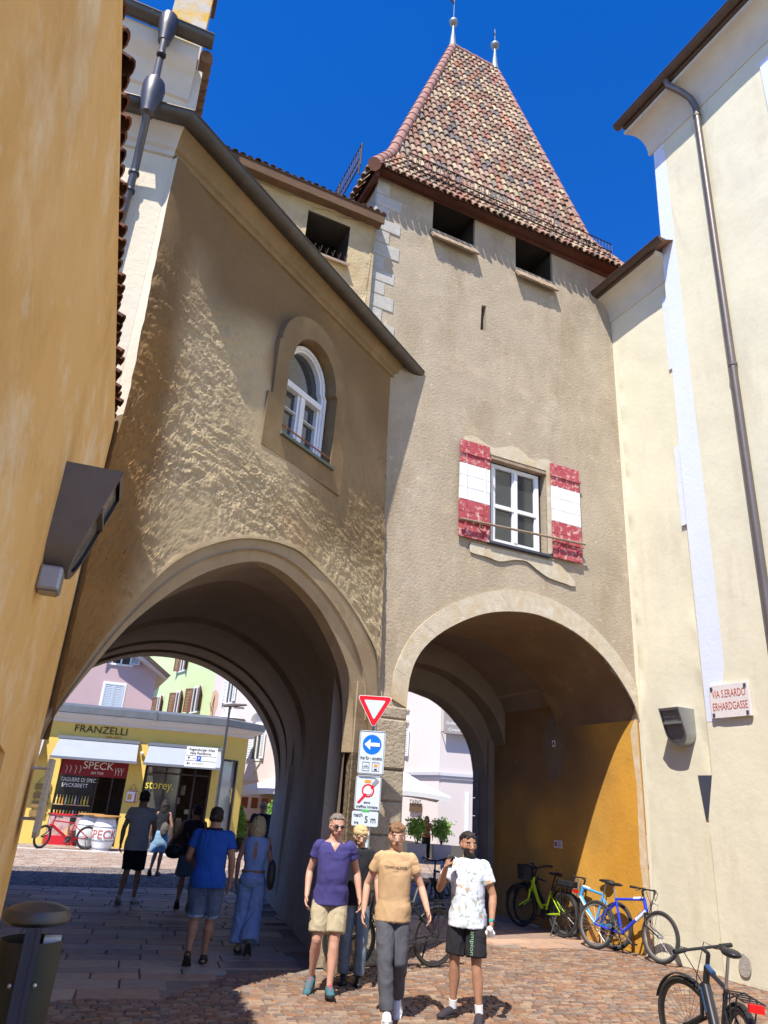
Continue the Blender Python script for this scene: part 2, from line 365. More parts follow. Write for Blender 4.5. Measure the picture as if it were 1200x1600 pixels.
# ================================================================ GATE TOWER
tower=thing('gate_tower','tall square medieval gate tower with steep tiled hipped roof and round passage','tower',TF)
aI=crv([(-4.46,3.2),(-4.42,3.68),(-4.23,4.09),(-3.79,4.48),(-3.1,4.83),(-2.35,4.97),(-1.8,4.93),(-1.28,4.78),(-.82,4.53),(-.48,4.24),(-.12,3.78),(0,3.45)],44)
aO=crv([(-4.70,3.3),(-4.67,3.75),(-4.38,4.33),(-3.85,4.8),(-3.1,5.18),(-2.4,5.33),(-1.7,5.27),(-1.0,5.0),(-.4,4.55),(0,4.05)],44)
outer=[(-5.6,0),(-4.46,0)]+[(p.x,p.y) for p in aI]+[(0,13.05),(-5.6,13.0)]
win=[(-3.03,6.07),(-1.85,6.07),(-1.85,7.68),(-3.03,7.68)]
slit=[(-3.28,10.26),(-3.14,10.3),(-3.16,10.86),(-3.26,10.84)]
lv1=[(-4.40,12.2),(-3.44,12.2),(-3.44,12.97),(-4.40,12.97)]; lv2=[(-2.46,12.12),(-1.53,12.12),(-1.53,12.97),(-2.46,12.97)]
def nz(x,z,s,a): return noise.noise(V((x*s,z*s,3.1)))*a
ex=[(-5.55+i*.14+random.uniform(-.03,.03),.2+j*.14) for i in range(40) for j in range(92)]
def okp(p):
    x,z=p
    if z<5.4 and x>-4.75: return False
    for h in (win,slit,lv1,lv2):
        if h[0][0]-.06<x<h[1][0]+.06 and h[0][1]-.06<z<h[2][1]+.06: return False
    return x<-.06 and z<12.9
ex=[p for p in ex if okp(p)]
mb=MB().holed(outer,[win,slit,lv1,lv2],extra=ex,fn=lambda x,z:(nz(x,z,.9,.022)+nz(x,z,3.5,.008)) if (-5.5<x<-.1 and z<12.8 and okp((x,z))) else 0)
mb.build('front_wall',M_tower,tower,smooth=60,recalc=False)
mb=MB()
mb.box(-5.6,-5.4,.002,4.8,5.3,13.0); mb.box(-.22,-.02,.01,4.8,4.2,13.0)
mb.holed([(-4.46,0),(-3.75,0)]+[(p[0],p[1]) for p in [(-3.7+0,2.4),(-3.6,3.1),(-3.2,3.75),(-2.6,4.12),(-1.95,4.24),(-1.3,4.1),(-.72,3.72),(-.33,3.2),(-.17,2.5),(-.15,0)]]+[(0,0),(0,13),(-5.6,13),(-5.6,5.3),(-4.46,5.3)],[],y=4.8)
mb.build('rear_walls',M_tower,tower)
# reveals
MB().loopwall(win,0,.22).build('window_reveal',M_tower,tower); MB().loopwall(slit,0,.5).build('slit_reveal',M_tower,tower)
for lv in (lv1,lv2): MB().loopwall(lv,.06,.9).build('louvre_opening',M_dark,tower)  # reveals coloured near black to paint in the eave shadow
for lv in (lv1,lv2): MB().loopwall(lv,0,.06).build('opening_edge',M_tower,tower)
MB().add([(-5.3,.95,11.9),(-.3,.95,11.9),(-.3,.95,13),(-5.3,.95,13)],[(0,1,2,3)]).add([(-3.4,.5,10.1),(-3,.5,10.1),(-3,.5,11),(-3.4,.5,11)],[(0,1,2,3)]).build('dark_loft',M_black,tower)
# voussoirs, pier, quoins
mb=MB(); ring(mb,[p+V((0,-.0)) for p in aI],aO,-.03,.05,[0,3,9,20,29,37,43]); mb.build('arch_ring',M_stone,tower)
rd=random.Random(4)
mb=MB(); z=0
while z<3.15:
    h=rd.uniform(.35,.7); h=min(h,3.2-z)
    x=-5.04
    while x<-4.47:
        wd_=rd.uniform(.45,.8); x1=min(x+wd_,-4.455)
        if -4.46-x1<.12: x1=-4.455
        mb.bbox(x+.004,x1,-.035-rd.uniform(0,.03),.12,z+.005,z+h-.004,.022); x=x1+.004
    z+=h
z=0
while z<3.2:   # jamb return inside passage
    h=rd.uniform(.35,.6); h=min(h,3.22-z); mb.box(-4.6,-4.445-rd.uniform(0,.01),.121,.62,z+.004,z+h-.004); z+=h
mb.build('pier_stones',M_rough,tower,bevel=.006)
mb=MB(); z=8.7; k=0
while z<12.75:
    h=rd.uniform(.26,.34); x1=-5.6+(.52+rd.uniform(-.05,.1) if k%2==0 else .27+rd.uniform(-.04,.05))
    mb.bbox(-5.612,x1,-.014,.1,z,z+h-.012,.01); z+=h; k+=1
mb.build('quoins',M_granite,tower,bevel=.005)
# passage
def smst(a,b,x): t=min(max((x-a)/(b-a),0),1); return t*t*(3-2*t)
def C3(F,curve,y=0): return [F@V((p.x,y,p.y)) for p in curve]
inv=TF.inverted()
left0=[V((-4.46,z)) for z in (0,1.6)]; right0=[V((0,z)) for z in (1.7,0)]
full=left0+aI+right0
def sc2(c,k,dz=0,x0=-2.3,z0=3.0): return [V((x0+(p.x-x0)*k,p.y if p.y<z0 else z0+(p.y-z0)*k+dz)) for p in c]
rows=[]
near=full; 
def rowat(c,y): return [(p.x,y,p.y) for p in c]
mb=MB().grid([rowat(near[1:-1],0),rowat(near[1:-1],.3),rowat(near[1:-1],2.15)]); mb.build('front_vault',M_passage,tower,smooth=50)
n2=sc2(aI,.95,-.02)
def clampx(c): return [V((min(max(p.x,-4.44),0),p.y)) for p in c]
big=clampx(sc2(aI,1.06,.10)); 
mb=MB().grid([rowat(aI,2.15),rowat(big,2.152),rowat(big,3.9)])
fo=crv([(-3.7,2.4),(-3.6,3.1),(-3.2,3.75),(-2.6,4.12),(-1.95,4.24),(-1.3,4.1),(-.72,3.72),(-.33,3.2),(-.17,2.5)],44)
fx=crv([(-4.44,3.2),(-4.2,3.9),(-3.6,4.4),(-2.9,4.62),(-2.1,4.7),(-1.3,4.55),(-.6,4.15),(-.2,3.7),(0,3.2)],44)
mb.grid([rowat(big,3.9),rowat(fx,3.902),rowat(fx,4.35)]); mb.grid([rowat(fx,4.35),rowat(fo,4.352),rowat(fo,4.8)])
mb.box(-.16,.02,4.30,4.79,0,3.35); mb.box(-4.5,-3.7,4.355,4.79,0,2.5)
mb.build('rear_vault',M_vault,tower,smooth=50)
mb=MB(); 
for i in range(9):
    z0=i*.36; mb.bbox(-.21,-.135+.01*(i%2),4.70-.04*(i%2),4.84,z0+.004,z0+.352,.012)
fr2=[p for p in fo]; fr3=[V((-1.95+(p.x+1.95)*1.12,2.5+(p.y-2.5)*1.13)) for p in fo]
ring(mb,fr2,fr3,4.76,4.86,[0,6,12,18,24,31,38,43]); mb.build('rear_arch_stones',mat('dark_rear_stone',(.2,.2,.21),(.14,.14,.15),6,.9,.6,30),tower)
# right wall of the passage (ochre) with lunette
poly=[(0.0,0),(4.7,0),(4.7,3.3),(3.9,3.6),(2.15,3.75),(0.0,3.6)]
def yz(mb,poly,x,flip=False): return mb.add([(x,p[0],p[1]) for p in poly],[tuple(range(len(poly)))])
om=MB()
for i in range(62):
    for j in range(58):
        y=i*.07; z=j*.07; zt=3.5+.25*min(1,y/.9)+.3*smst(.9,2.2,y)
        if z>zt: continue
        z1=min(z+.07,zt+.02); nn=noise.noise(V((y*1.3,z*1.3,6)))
        k=smst(.9,3.3,z+.7*nn+.35*smst(1.2,3.5,y))*smst(.35,1.6,y+.4*noise.noise(V((z,y,2))))  # browner upward and inward: grime plus the passage shade painted in
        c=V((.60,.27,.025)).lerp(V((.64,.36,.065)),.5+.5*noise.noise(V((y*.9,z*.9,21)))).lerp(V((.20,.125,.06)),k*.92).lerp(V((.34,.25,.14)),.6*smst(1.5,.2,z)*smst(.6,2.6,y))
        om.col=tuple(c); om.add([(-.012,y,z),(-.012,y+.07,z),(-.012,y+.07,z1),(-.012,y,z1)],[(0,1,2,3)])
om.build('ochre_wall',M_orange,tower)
mb=MB(); 
q=[(0,0),(0,3.3),(.0,3.3)]
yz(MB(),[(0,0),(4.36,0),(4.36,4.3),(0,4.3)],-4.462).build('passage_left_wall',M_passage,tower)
mb=MB()
lun=[V((2.9+1.05*cos(a),2.75+1.15*sin(a))) for a in [pi*i/20 for i in range(21)]]
lun2=[V((2.9+1.13*cos(a),2.75+1.23*sin(a))) for a in [pi*i/20 for i in range(21)]]
vs=[(-.012,p.x,p.y) for p in lun]+[(-.06,p.x,p.y) for p in lun2]; n=21
mb.add(vs,[(i,i+1,n+i+1,n+i) for i in range(n-1)])

# patched plaster on ochre wall, little signs are separate things below
mb=MB()
def blob(cx,cz,rx,rz,seed,n=26):
    r=random.Random(seed); return [(cx+cos(2*pi*i/n)*rx*(1+.3*noise.noise(V((cos(2*pi*i/n)*1.3+seed,sin(2*pi*i/n)*1.3,seed)))),cz+sin(2*pi*i/n)*rz*(1+.3*noise.noise(V((cos(2*pi*i/n)*1.3-seed,sin(2*pi*i/n)*1.3,seed*2))))) for i in range(n)]
yz(mb,blob(2.25,3.15,.32,.62,5),-.018); mb.build('plaster_patch',mat('brown_patch',(.24,.18,.11),(.20,.145,.08),3,.9,.2),tower)
M_pp=mat('pale_patch',(.36,.28,.18),(.28,.20,.11),4,.9,.3,layers=[((.27,.17,.07),5,.42,.6,.9)])
yz(MB(),blob(1.75,.6,.18,.35,9),-.0185).build('whitewash_patch',M_pp,tower)
yz(MB(),[(.0,0),(.03,3.6),(.2,3.3),(.13,2.4),(.17,1.3),(.1,.6),(.22,0)],-.016).build('worn_edge',mat('worn_orange',(.62,.42,.20),(.70,.60,.45),6,.9,.3),tower)
# roof
ev=12.86; K=[((-5.82,-.3,12.80),(.26,-.3,12.98)),((-5.25,.32,13.95),(-.2,.32,14.05)),((-2.78,2.4,21.5),(-1.36,2.4,21.5))]
mb=MB(); tiled(mb,K,.145,.275,seed=11,rise=.042); mb.build('front_tiles',M_tile,tower,recalc=False)
mb=MB(); mb.grid([[V(a)+V((0,.03,-.02)),V(b)+V((0,.03,-.02))] for a,b in K])
back=[(V((-5.82,5.1,12.8)),V((.26,5.1,12.98))),(V((-5.25,4.48,13.95)),V((-.2,4.48,14.05))),(V((-2.78,2.42,21.5)),V((-1.36,2.42,21.5)))]
mb.grid([[a,b] for a,b in back]); 
mb.grid([[V(K[i][0])+V((.02,0,-.02)),back[i][0]] for i in range(3)]); mb.grid([[V(K[i][1])+V((-.02,0,-.02)),back[i][1]] for i in range(3)])
mb.build('roof_underlay',mat('dark_tile_underlay',(.10,.055,.035),rough=.95),tower)
mb=MB(); tiled(mb,[(back[i][0],V(K[i][0])) for i in range(3)],.18,.32,seed=5); mb.build('side_tiles',M_tile,tower,recalc=False)
mb=MB(); capline(mb,[K[0][0],K[1][0],K[2][0]],.115,.36); capline(mb,[K[0][1],K[1][1],K[2][1]],.10,.36); capline(mb,[K[2][0],K[2][1]],.10,.3); mb.build('hip_tiles',M_ridge,tower,smooth=50)
mb=MB(); mb.box(-5.72,.2,-.05,-.02,12.86,12.98); mb.box(-5.74,-5.66,-.2,4.9,12.66,12.92); 
mb.add([(-5.75,-.28,12.84),(.2,-.28,13.0),(.2,0,12.99),(-5.75,0,12.9)],[(0,1,2,3)])
mb.build('eave_boards',M_wood if False else mat('dark_red_soffit',(.12,.045,.028),(.09,.035,.022),4,.8),tower)
# snow fence with bars
def fence(mb,a,b,n,h=.36,cols=.03):
    a=V(a);b=V(b)
    for k in (0,.4,1): mb.tube([a+V((0,0,h*k)),b+V((0,0,h*k))],.013,5)
    for i in range(n+1):
        p=a.lerp(b,i/n); mb.tube([p,p+V((0,0,h))],.009,4)
    for i in range(0,n+1,10):
        p=a.lerp(b,i/n); mb.tube([p+V((0,.05,-.2)),p+V((0,0,h))],.018,4)
mb=MB(); fence(mb,(-5.08,-.18,13.26),(.0,-.18,13.32),58); mb.build('snow_fence',M_iron,tower)
mb=MB(); fence(mb,(-5.95,.1,13.1),(-5.95,4.6,13.1),40,h=.55); mb.build('snow_fence',M_iron,tower)
for i,x in enumerate((-2.78,-1.38)):
    M_=Matrix.Translation((x,2.4,21.45)); mb=MB(); mb.M=M_
    mb.lathe([(.13,0),(.10,.12),(.04,.75),(.03,.95)],14); mb.ell((0,0,1.08),(.13,.13,.12)); mb.lathe([(.012,1.2),(.012,1.75+.55*(i==0)),(.002,1.8+.55*(i==0))],6)
    f=mb.build('finial',mat('weathered_zinc',(.22,.25,.24),(.32,.34,.32),6,.5,metal=.4),tower,smooth=50)
    mb=MB(); mb.M=M_
    if i==0: mb.prism([(0,1.95),(-.42,2.25),(-.5,2.2),(-.42,2.12),(0,1.85)],'y',-.01,.01)
    else: mb.prism([(0,1.5),(.05,1.55),(0,1.62),(-.05,1.55)],'y',-.01,.01)
    mb.build('weather_vane',M_iron,f)
# louver ledges
for (x0,x1,z) in ((-4.44,-3.42,12.06),(-2.48,-1.51,11.98)):
    mb=MB(); mb.M=Matrix.Translation(((x0+x1)/2,-.02,z))@Matrix.Rotation(radians(58),4,'X')
    hw=(x1-x0)/2; mb.box(-hw,hw,-.22,.10,-.01,.02)
    rd=random.Random(int(-x0*10))
    for i in range(14):
        xa=-hw+i*2*hw/14; mb.box(xa+.003,xa+2*hw/14-.003,-.23-rd.uniform(0,.03),.09,.022,.03+rd.uniform(0,.008))
    mb.build('sloping_ledge',M_oldwood,tower)
# window
def casement(parent,x0,x1,z0,z1,y,rows=2,frame=.07,mid=.46,depth=.05,name='window'):
    fr=MB(); 
    for b in ((x0,x0+frame,z0,z1),(x1-frame,x1,z0,z1),(x0+frame,x1-frame,z0,z0+frame),(x0+frame,x1-frame,z1-frame,z1)): fr.box(b[0],b[1],y,y+depth,b[2],b[3])
    f=fr.build(name,M_wframe,parent,bevel=.004)
    xm=(x0+x1)/2; zm=z0+(z1-z0)*mid
    m=MB(); m.box(xm-.035,xm+.035,y-.012,y+.04,z0+frame,z1-frame); m.box(x0+frame,xm-.035,y-.006,y+.04,zm-.035,zm+.035); m.box(xm+.035,x1-frame,y-.006,y+.04,zm-.035,zm+.035)
    for a,b in ((x0+frame,xm-.035),(xm+.035,x1-frame)):
        for c,d in ((z0+frame,zm-.035),(zm+.035,z1-frame)):
            for q in ((a,a+.025,c,d),(b-.025,b,c,d)): m.box(q[0],q[1],y+.012,y+.05,q[2],q[3])
    m.build('glazing_bars',M_wframe,f,bevel=.003)
    g=MB(); g.add([(x0+.02,y+.045,z0+.02),(x1-.02,y+.045,z0+.02),(x1-.02,y+.045,z1-.02),(x0+.02,y+.045,z1-.02)],[(0,1,2,3)]); g.build('pane',M_glass,f,recalc=False)
    return f
w1=casement(tower,-2.95,-1.93,6.12,7.6,.1)
MB().box(-3.02,-1.86,.151,.2,6.07,7.68).build('window_back',M_dark,w1)
MB().box(-3.08,-1.82,-.09,.12,6.02,6.06).build('window_sill',M_slate,w1)
MB().prism([(-3.06,7.62),(-1.8,7.62),(-1.8,7.69),(-3.06,7.69)],'y',-.02,.1).build('lintel',M_oldwood,w1)
# exposed stone around the window
st=[(-3.55,7.72),(-3.62,7.95),(-3.42,8.12),(-3.2,8.0),(-3.0,7.92),(-2.8,8.02),(-2.6,8.16),(-2.38,8.1),(-2.2,7.92),(-2.05,7.95),(-1.85,8.08),(-1.7,8.0),(-1.62,7.75),(-1.62,6.3),(-1.56,6.1),(-1.2,5.86),(-1.15,5.7),(-1.8,5.62),(-2.1,5.78),(-2.45,5.86),(-2.75,5.72),(-3.0,5.70),(-3.4,5.72),(-3.42,5.95),(-3.06,6.0),(-3.06,7.7)]
st2=[(a,b) for a,b in st]
mb=MB(); mb.holed([tuple(p) for p in crv(st2+[st2[0]],90)[:-1]],[[(-3.03,5.995),(-1.78,5.995),(-1.78,7.69),(-3.03,7.69)]] if False else [],y=-.006)
# cut the window area out by building with hole polygon
mb=MB(); up=[(a,7.72+(b-7.72)*.6) for a,b in st2[:13]]; 
mb.holed([tuple(p) for p in crv(up,40)]+[(-1.62,7.69),(-3.06,7.69)],[],y=-.03); 
mb.holed([tuple(p) for p in crv([(-3.42,5.97),(-3.44,5.80),(-3.1,5.78),(-2.85,5.75),(-2.55,5.84),(-2.3,5.86),(-2.1,5.76),(-1.85,5.66),(-1.5,5.62),(-1.3,5.60),(-1.28,5.7),(-1.55,5.9),(-1.8,5.97),(-3.42,5.97)],50)[:-1]],[],y=-.03); mb.holed([(-1.85,6.07),(-1.62,6.2),(-1.62,7.69),(-1.85,7.69)],[],y=-.03)
mb.build('window_stones',M_stone,tower,recalc=False)
def shutter(x0,x1,z0,z1,lean):
    n=8; h=(z1-z0)/n
    mb=MB(); rd=random.Random(int(x0*100))
    for i in range(n):
        za=z0+i*h+.003; zb=z0+(i+1)*h-.003
        red=not(3<=i<6); mb.mi=0 if red else 1
        mb.box(x0+rd.uniform(-.004,.004),x1+rd.uniform(-.004,.004),-.075,-.045,za,zb)
    s=mb.build('shutter',None,tower,mats=[M_shred,M_shwhite],bevel=.003)
    mb=MB()
    for zz in (z0+h*1.35,z1-h*1.1): mb.box(x0-.02,x1+.02,-.1,-.076,zz-.02,zz+.02)
    for xx in (x0+.12,x1-.1):
        for a,b,m in ((z0+.02,z0+3*h,0),(z0+3*h,z0+6*h,1),(z0+6*h,z1-.02,0)): mb.mi=m; mb.box(xx-.016,xx+.016,-.09,-.0765,a,b)
    mb.build('battens',None,s,mats=[M_shred,M_shwhite])
shutter(-3.69,-3.09,6.02,7.80,0); shutter(-1.77,-1.13,6.04,7.86,0)
mb=MB(); mb.tube([(-3.72,-.16,6.28),(-1.13,-.16,6.38)],.022,8)
for x in (-3.3,-1.5): mb.tube([(x,-.16,6.35),(x,-.08,6.22)],.012,5)
mb.build('wooden_bar',M_oldwood,tower)
# ================================================================ UPPER WALL between gallery and tower
uw=thing('rear_rampart_wall','yellowish rubble wall with dark timber eave and louvre behind the gallery roof','wall',FR(T0.x,T0.y,65.4))
h1=[(-6.89,10.5),(-6.1,10.5),(-6.1,11.3),(-6.89,11.3)]
ex=[(-9.3+i*.08,7.6+j*.08) for i in range(46) for j in range(50)]
ex=[p for p in ex if p[0]<-5.68 and p[1]<11.5 and not(-6.97<p[0]<-6.02 and 10.4<p[1]<11.4)]
mb=MB(); mb.holed([(-9.4,7.5),(-5.612,7.5),(-5.612,11.6),(-9.4,11.6)],[h1],y=-.12,extra=ex,fn=lambda x,z:-.12+nz(x,z,6,.03)+nz(x,z,16,.014)); MB().loopwall(h1,-.10,.5).build('louvre_opening',M_dark,uw)  # opening reveal painted dark so that it reads as shaded
mb.build('rubble_wall',mat('yellow_rubble_render',(.52,.42,.26),(.44,.34,.19),3,.95,.9,25,bdist=.03,layers=[((.5,.25,.12),3,.62,.7,.4)]),uw,smooth=40,recalc=False)
MB().add([(-7.2,.5,10.2),(-5.8,.5,10.2),(-5.8,.5,11.6),(-7.2,.5,11.6)],[(0,1,2,3)]).build('dark_loft',M_black,uw)
mb=MB(); mb.box(-9.6,-5.55,-.34,-.10,11.52,11.60); mb.box(-9.6,-5.55,-.36,-.33,11.44,11.66)
mb.build('eave_timber',M_wood,uw)
mb=MB(); tiled(mb,[((-9.6,-.30,11.66),(-5.55,-.30,11.66)),((-9.6,1.6,12.5),(-5.62,1.6,12.5))],.13,.32,pal=PALD,seed=8,rise=.03); mb.build('roof_tiles',M_tile,uw,recalc=False)
mb=MB(); mb.add([(-9.6,-.38,11.63),(-5.55,-.38,11.63),(-5.62,1.6,12.46),(-9.6,1.6,12.46)],[(0,1,2,3)]); mb.build('roof_deck',M_wood,uw)
mb=MB(); mb.M=Matrix.Translation((-6.5,-.17,10.42))@Matrix.Rotation(radians(35),4,'X'); mb.box(-.42,.42,-.1,.12,-.01,.02); mb.build('ledge',mat('pale_pink_board',(.62,.50,.42),(.52,.42,.36),8,.8),uw)
mb=MB()
for i in range(7): 
    x=-6.85+i*.115; mb.tube([(x,-.2,10.45),(x+.02,-.24,10.56)],.008,4); mb.tube([(x,-.2,10.45),(x-.03,-.22,10.53)],.007,4)
mb.build('bird_spikes',M_iron,uw)
# ================================================================ GALLERY HOUSE
gal=thing('gallery_house','brown plastered house wall carried over the street on a wide round arch','house',GF)
gI=crv([(-5.02,2.2),(-4.94,2.42),(-4.75,2.75),(-4.33,3.36),(-3.64,3.99),(-2.9,4.38),(-2.4,4.44),(-1.92,4.34),(-1.5,4.17),(-1.15,3.94),(-.88,3.7),(-.7,3.47),(-.56,3.1),(-.5,2.5)],50)
gO=crv([(-5.12,2.2),(-5.0,2.45),(-4.88,2.72),(-4.62,3.22),(-4.09,3.98),(-3.5,4.42),(-2.9,4.67),(-2.2,4.78),(-1.71,4.70),(-1.2,4.56),(-.76,4.36),(-.35,4.1),(-.1,3.86),(.0,3.4)],50)
def gz(u):
    for a,b in zip(gO,gO[1:]):
        if a.x<=u<=b.x and b.x>a.x: return a.y+(b.y-a.y)*(u-a.x)/(b.x-a.x)
    return 3.6
def gdisp(u,z):
    o=0
    # corner bulge
    o+=.085*(1-smst(-4.95,-4.35,u))*smst(4.6,5.6,z)
    o+=max(0,min(7.9-z,4.0))*.042 + .05*smst(-4.5,-2.5,u)*(1-smst(-2.4,-1.2,u))*smst(8.2,6.5,z)*.8
    m=(1-smst(6.9,8.0,z+.4*u*0+ .5*noise.noise(V((u,z,1))))) * 1.0
    m*=.35+.65*smst(-.35,.35,noise.noise(V((u*.8,z*.8,7)))+.25)
    # smooth border near window surround and cornice
    dx=max(-3.0-u,u+1.3,0); dz=max(5.86-z,z-8.1,0); d=hypot(dx,dz); m*=smst(.0,.25,d)
    d2=z-gz(u); m*=smst(.0,.08,d2)
    # trowel strokes, diagonal sweeping
    an=-.55; ca,sa=cos(an),sin(an); wx=.35*noise.noise(V((u*1.1,z*1.1,4))); wz=.35*noise.noise(V((u*1.1,z*1.1,14)))
    p=(u+wx)*ca+(z+wz)*sa; q=-(u+wx)*sa+(z+wz)*ca
    s=noise.noise(V((p*8,q*24,2)))*.6+noise.noise(V((p*17,q*38,9)))*.4
    s2=noise.noise(V((u*4,z*4,5)))
    o+=m*(.024*(noise.turbulence(V((p*4.5,q*8,2)),5,True,amplitude_scale=.72,frequency_scale=2.15)-.9)+.010*s2+.010*noise.noise(V((u*50,z*50,3)))+.006*s)
    o+=.012*noise.noise(V((u*.9,z*.9,12)))
    o+=m*.010*max(0,noise.noise(V((u*2,z*9,22))))
    # drop bulge behind panel
    return o*smst(0,.06,8.66-z)
NU,NV=300,300; rows=[]
for j in range(NV+1):
    r=[]
    for i in range(NU+1):
        u=-5+5*i/NU; zb=gz(u)-.02; z=zb+(8.68-zb)*j/NV
        r.append((u,-gdisp(u,z),z))
    rows.append(r)
vs=[p for r in rows for p in r]; fs=[]; n=NU+1
for j in range(NV):
    for i in range(NU):
        a=j*n+i; u,_,z=vs[a]
        if -2.93<u<-1.42 and 5.93<z<7.5: continue
        if 7.45<z<8.0 and hypot(u+2.15,z-7.42)<.72: continue
        fs.append((a,a+1,a+1+n,a+n))
pm=MB()
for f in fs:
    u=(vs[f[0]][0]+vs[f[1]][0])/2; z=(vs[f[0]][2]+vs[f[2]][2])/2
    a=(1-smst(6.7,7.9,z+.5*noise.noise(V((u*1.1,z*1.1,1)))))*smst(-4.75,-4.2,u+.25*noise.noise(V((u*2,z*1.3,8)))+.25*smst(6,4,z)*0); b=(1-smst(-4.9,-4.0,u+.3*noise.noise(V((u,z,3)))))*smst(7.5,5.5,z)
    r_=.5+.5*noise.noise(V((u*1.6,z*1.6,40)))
    c=V((.195,.125,.058)).lerp(V((.48,.375,.22)),a*.95*(1-.75*smst(-2.7,-1.5,u)*smst(4.7,5.4,z))); c=c.lerp(V((.27,.145,.045)),max(b*.9,.55*smst(.25,.6,noise.noise(V((u*.9,z*.7,55)))))); c=c*(.85+.3*r_)  # rough part painted paler for the sunlight, right part browner for shade; left stained
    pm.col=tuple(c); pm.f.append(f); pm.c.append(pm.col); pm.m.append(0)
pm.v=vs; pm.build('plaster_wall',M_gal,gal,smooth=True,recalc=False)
MB().grid([[V((-5.0,-gdisp(-5,z)-.001,z)),V((-5.0,.02,z))] for z in [5.2+i*.1 for i in range(35)]]).build('corner_return',M_cream2,gal); MB().grid([[V((-5.0,-gdisp(-5,z)-.001,z)),V((-5.0,.02,z))] for z in [2.2+i*.1 for i in range(31)]]).build('corner_return',M_galsmooth,gal)
# jamb below the springing and corner pier
_a=GF.inverted().to_3x3()@(V((-2.13,17.46,0))-(J-GD*.5)).normalized()
mb=MB(); mb.prism([(-.5,-.10),(.02,-.10),(.02+_a.x*.9,_a.y*.9),(-.5+_a.x*.9,_a.y*.9)],'z',0,2.50); mb.build('right_jamb',mat('rough_brown_jamb',(.25,.185,.115),(.19,.135,.08),3,.95,1.0,16,bdist=.05,layers=[((.36,.29,.19),6,.58,.7,.5)]),gal)  # darker brown paints in the shadow on the jamb front
mb=MB(); mb.prism([(-.5,-.135),(.0,-.135),(.0,-.11),(-.5,-.11)],'z',0,2.498); mb.build('jamb_face',MATS['rough_brown_jamb'],gal)
mb=MB(); mb.box(-5.6,-5.02,.0,.6,0,2.3); mb.build('left_jamb',M_gal,gal)
# moulded arch band: outer flat, inner roll
mid=[a.lerp(b,.45) for a,b in zip(gI,gO)]; mid2=[a.lerp(b,.55) for a,b in zip(gI,gO)]
M_band=mat('arch_band_render',(.40,.31,.19),(.33,.24,.14),2,.9,.35,20,layers=[((.2,.14,.08),2.5,.55,.7,.5),((.5,.43,.32),12,.64,.7,.5)])
mb=MB(); mb.M=Matrix.Translation((0,-.11,0)); ring(mb,mid2,gO,-.025,.16); ring(mb,gI,mid,-.005,.16)
vs=[(p.x,-.005,p.y) for p in mid]+[(p.x,-.045,(p.y+q.y)/2) for p,q in zip(mid,mid2)]+[(p.x,-.026,p.y) for p in mid2]; m=len(mid)
mb.add(vs,[(k*m+i,k*m+i+1,(k+1)*m+i+1,(k+1)*m+i) for k in (0,1) for i in range(m-1)])
mb.box(-.5,.0,-.026,.14,2.5,3.42); 
mb.build('arch_band',M_band,gal,smooth=40)
# cornice
prof=[(0.03,8.60),(-.035,8.62),(-.035,8.69),(-.07,8.72),(-.09,8.80),(-.15,8.88),(-.2,8.92),(-.2,8.96),(-.26,8.98),(-.26,9.04),(.05,9.04)]
def extr(mb,prof,x0,x1,cut0=0,cut1=0):
    n=len(prof); vs=[(x0+cut0*p[0],p[0],p[1]) for p in prof]+[(x1+cut1*p[0],p[0],p[1]) for p in prof]
    return mb.add(vs,[tuple(range(n)),tuple(range(2*n-1,n-1,-1))]+[(i,i+n,(i+1)%n+n,(i+1)%n) for i in range(n)])
mitre=tan(radians((77-32.2)/2))
mb=MB(); extr(mb,prof,-5,.12,mitre,0); mb.build('cornice',M_galsmooth,gal,smooth=30)
# window with surround
def archtop(cx,zs,r,a0=0,a1=pi,n=16,rz=None): 
    rz=rz or r; return [(cx+r*cos(a0+(a1-a0)*i/n),zs+rz*sin(a0+(a1-a0)*i/n)) for i in range(n+1)]
opn=[(-2.69,6.17),(-1.59,6.17),(-1.59,7.27),(-1.64,7.30)]+archtop(-2.14,7.3,.5,n=18,rz=.56)+[(-2.69,7.27)]
pan=[(-3.02,5.85),(-1.3,5.85),(-1.3,6.6),(-1.36,6.62),(-1.36,7.44),(-1.42,7.46)]+archtop(-2.16,7.46,.74,n=18,rz=.70)+[(-2.94,7.44),(-2.94,6.62),(-3.02,6.6)]
mb=MB(); mb.holed(pan,[opn],y=-.125); mb.loopwall(pan,-.125,.1); mb.loopwall(opn,-.125,.34)
mb.build('window_surround',M_galsmooth,gal,recalc=False)
fin=[(-2.64,6.22),(-1.64,6.22),(-1.64,7.24),(-1.69,7.30)]+archtop(-2.14,7.3,.45,n=18,rz=.5)+[(-2.59,7.30),(-2.64,7.24)]
def offs(lp,d):
    cx=-2.14; out=[]
    for x,z in lp:
        if z>=7.29: 
            a=atan2((z-7.3)/.5*.45,(x-cx)); out.append((x-d*cos(a),z-d*sin(a)))
        else: out.append((x+(d if x<cx else -d),max(z,6.22+d) if z<6.3 else z))
    return out
def ringpoly(mb,a,b,y0,y1):
    n=len(a); vs=[(p[0],y0,p[1]) for p in a]+[(p[0],y0+.0,p[1]) for p in b]+[(p[0],y1,p[1]) for p in a]+[(p[0],y1,p[1]) for p in b]
    for i in range(n):
        j=(i+1)%n; mb.add([],[]); 
    return mb.add(vs,[(i,(i+1)%n,n+(i+1)%n,n+i) for i in range(n)]+[(n+i,n+(i+1)%n,3*n+(i+1)%n,3*n+i) for i in range(n)]+[(2*n+i,2*n+(i+1)%n,(i+1)%n,i) for i in range(n)])
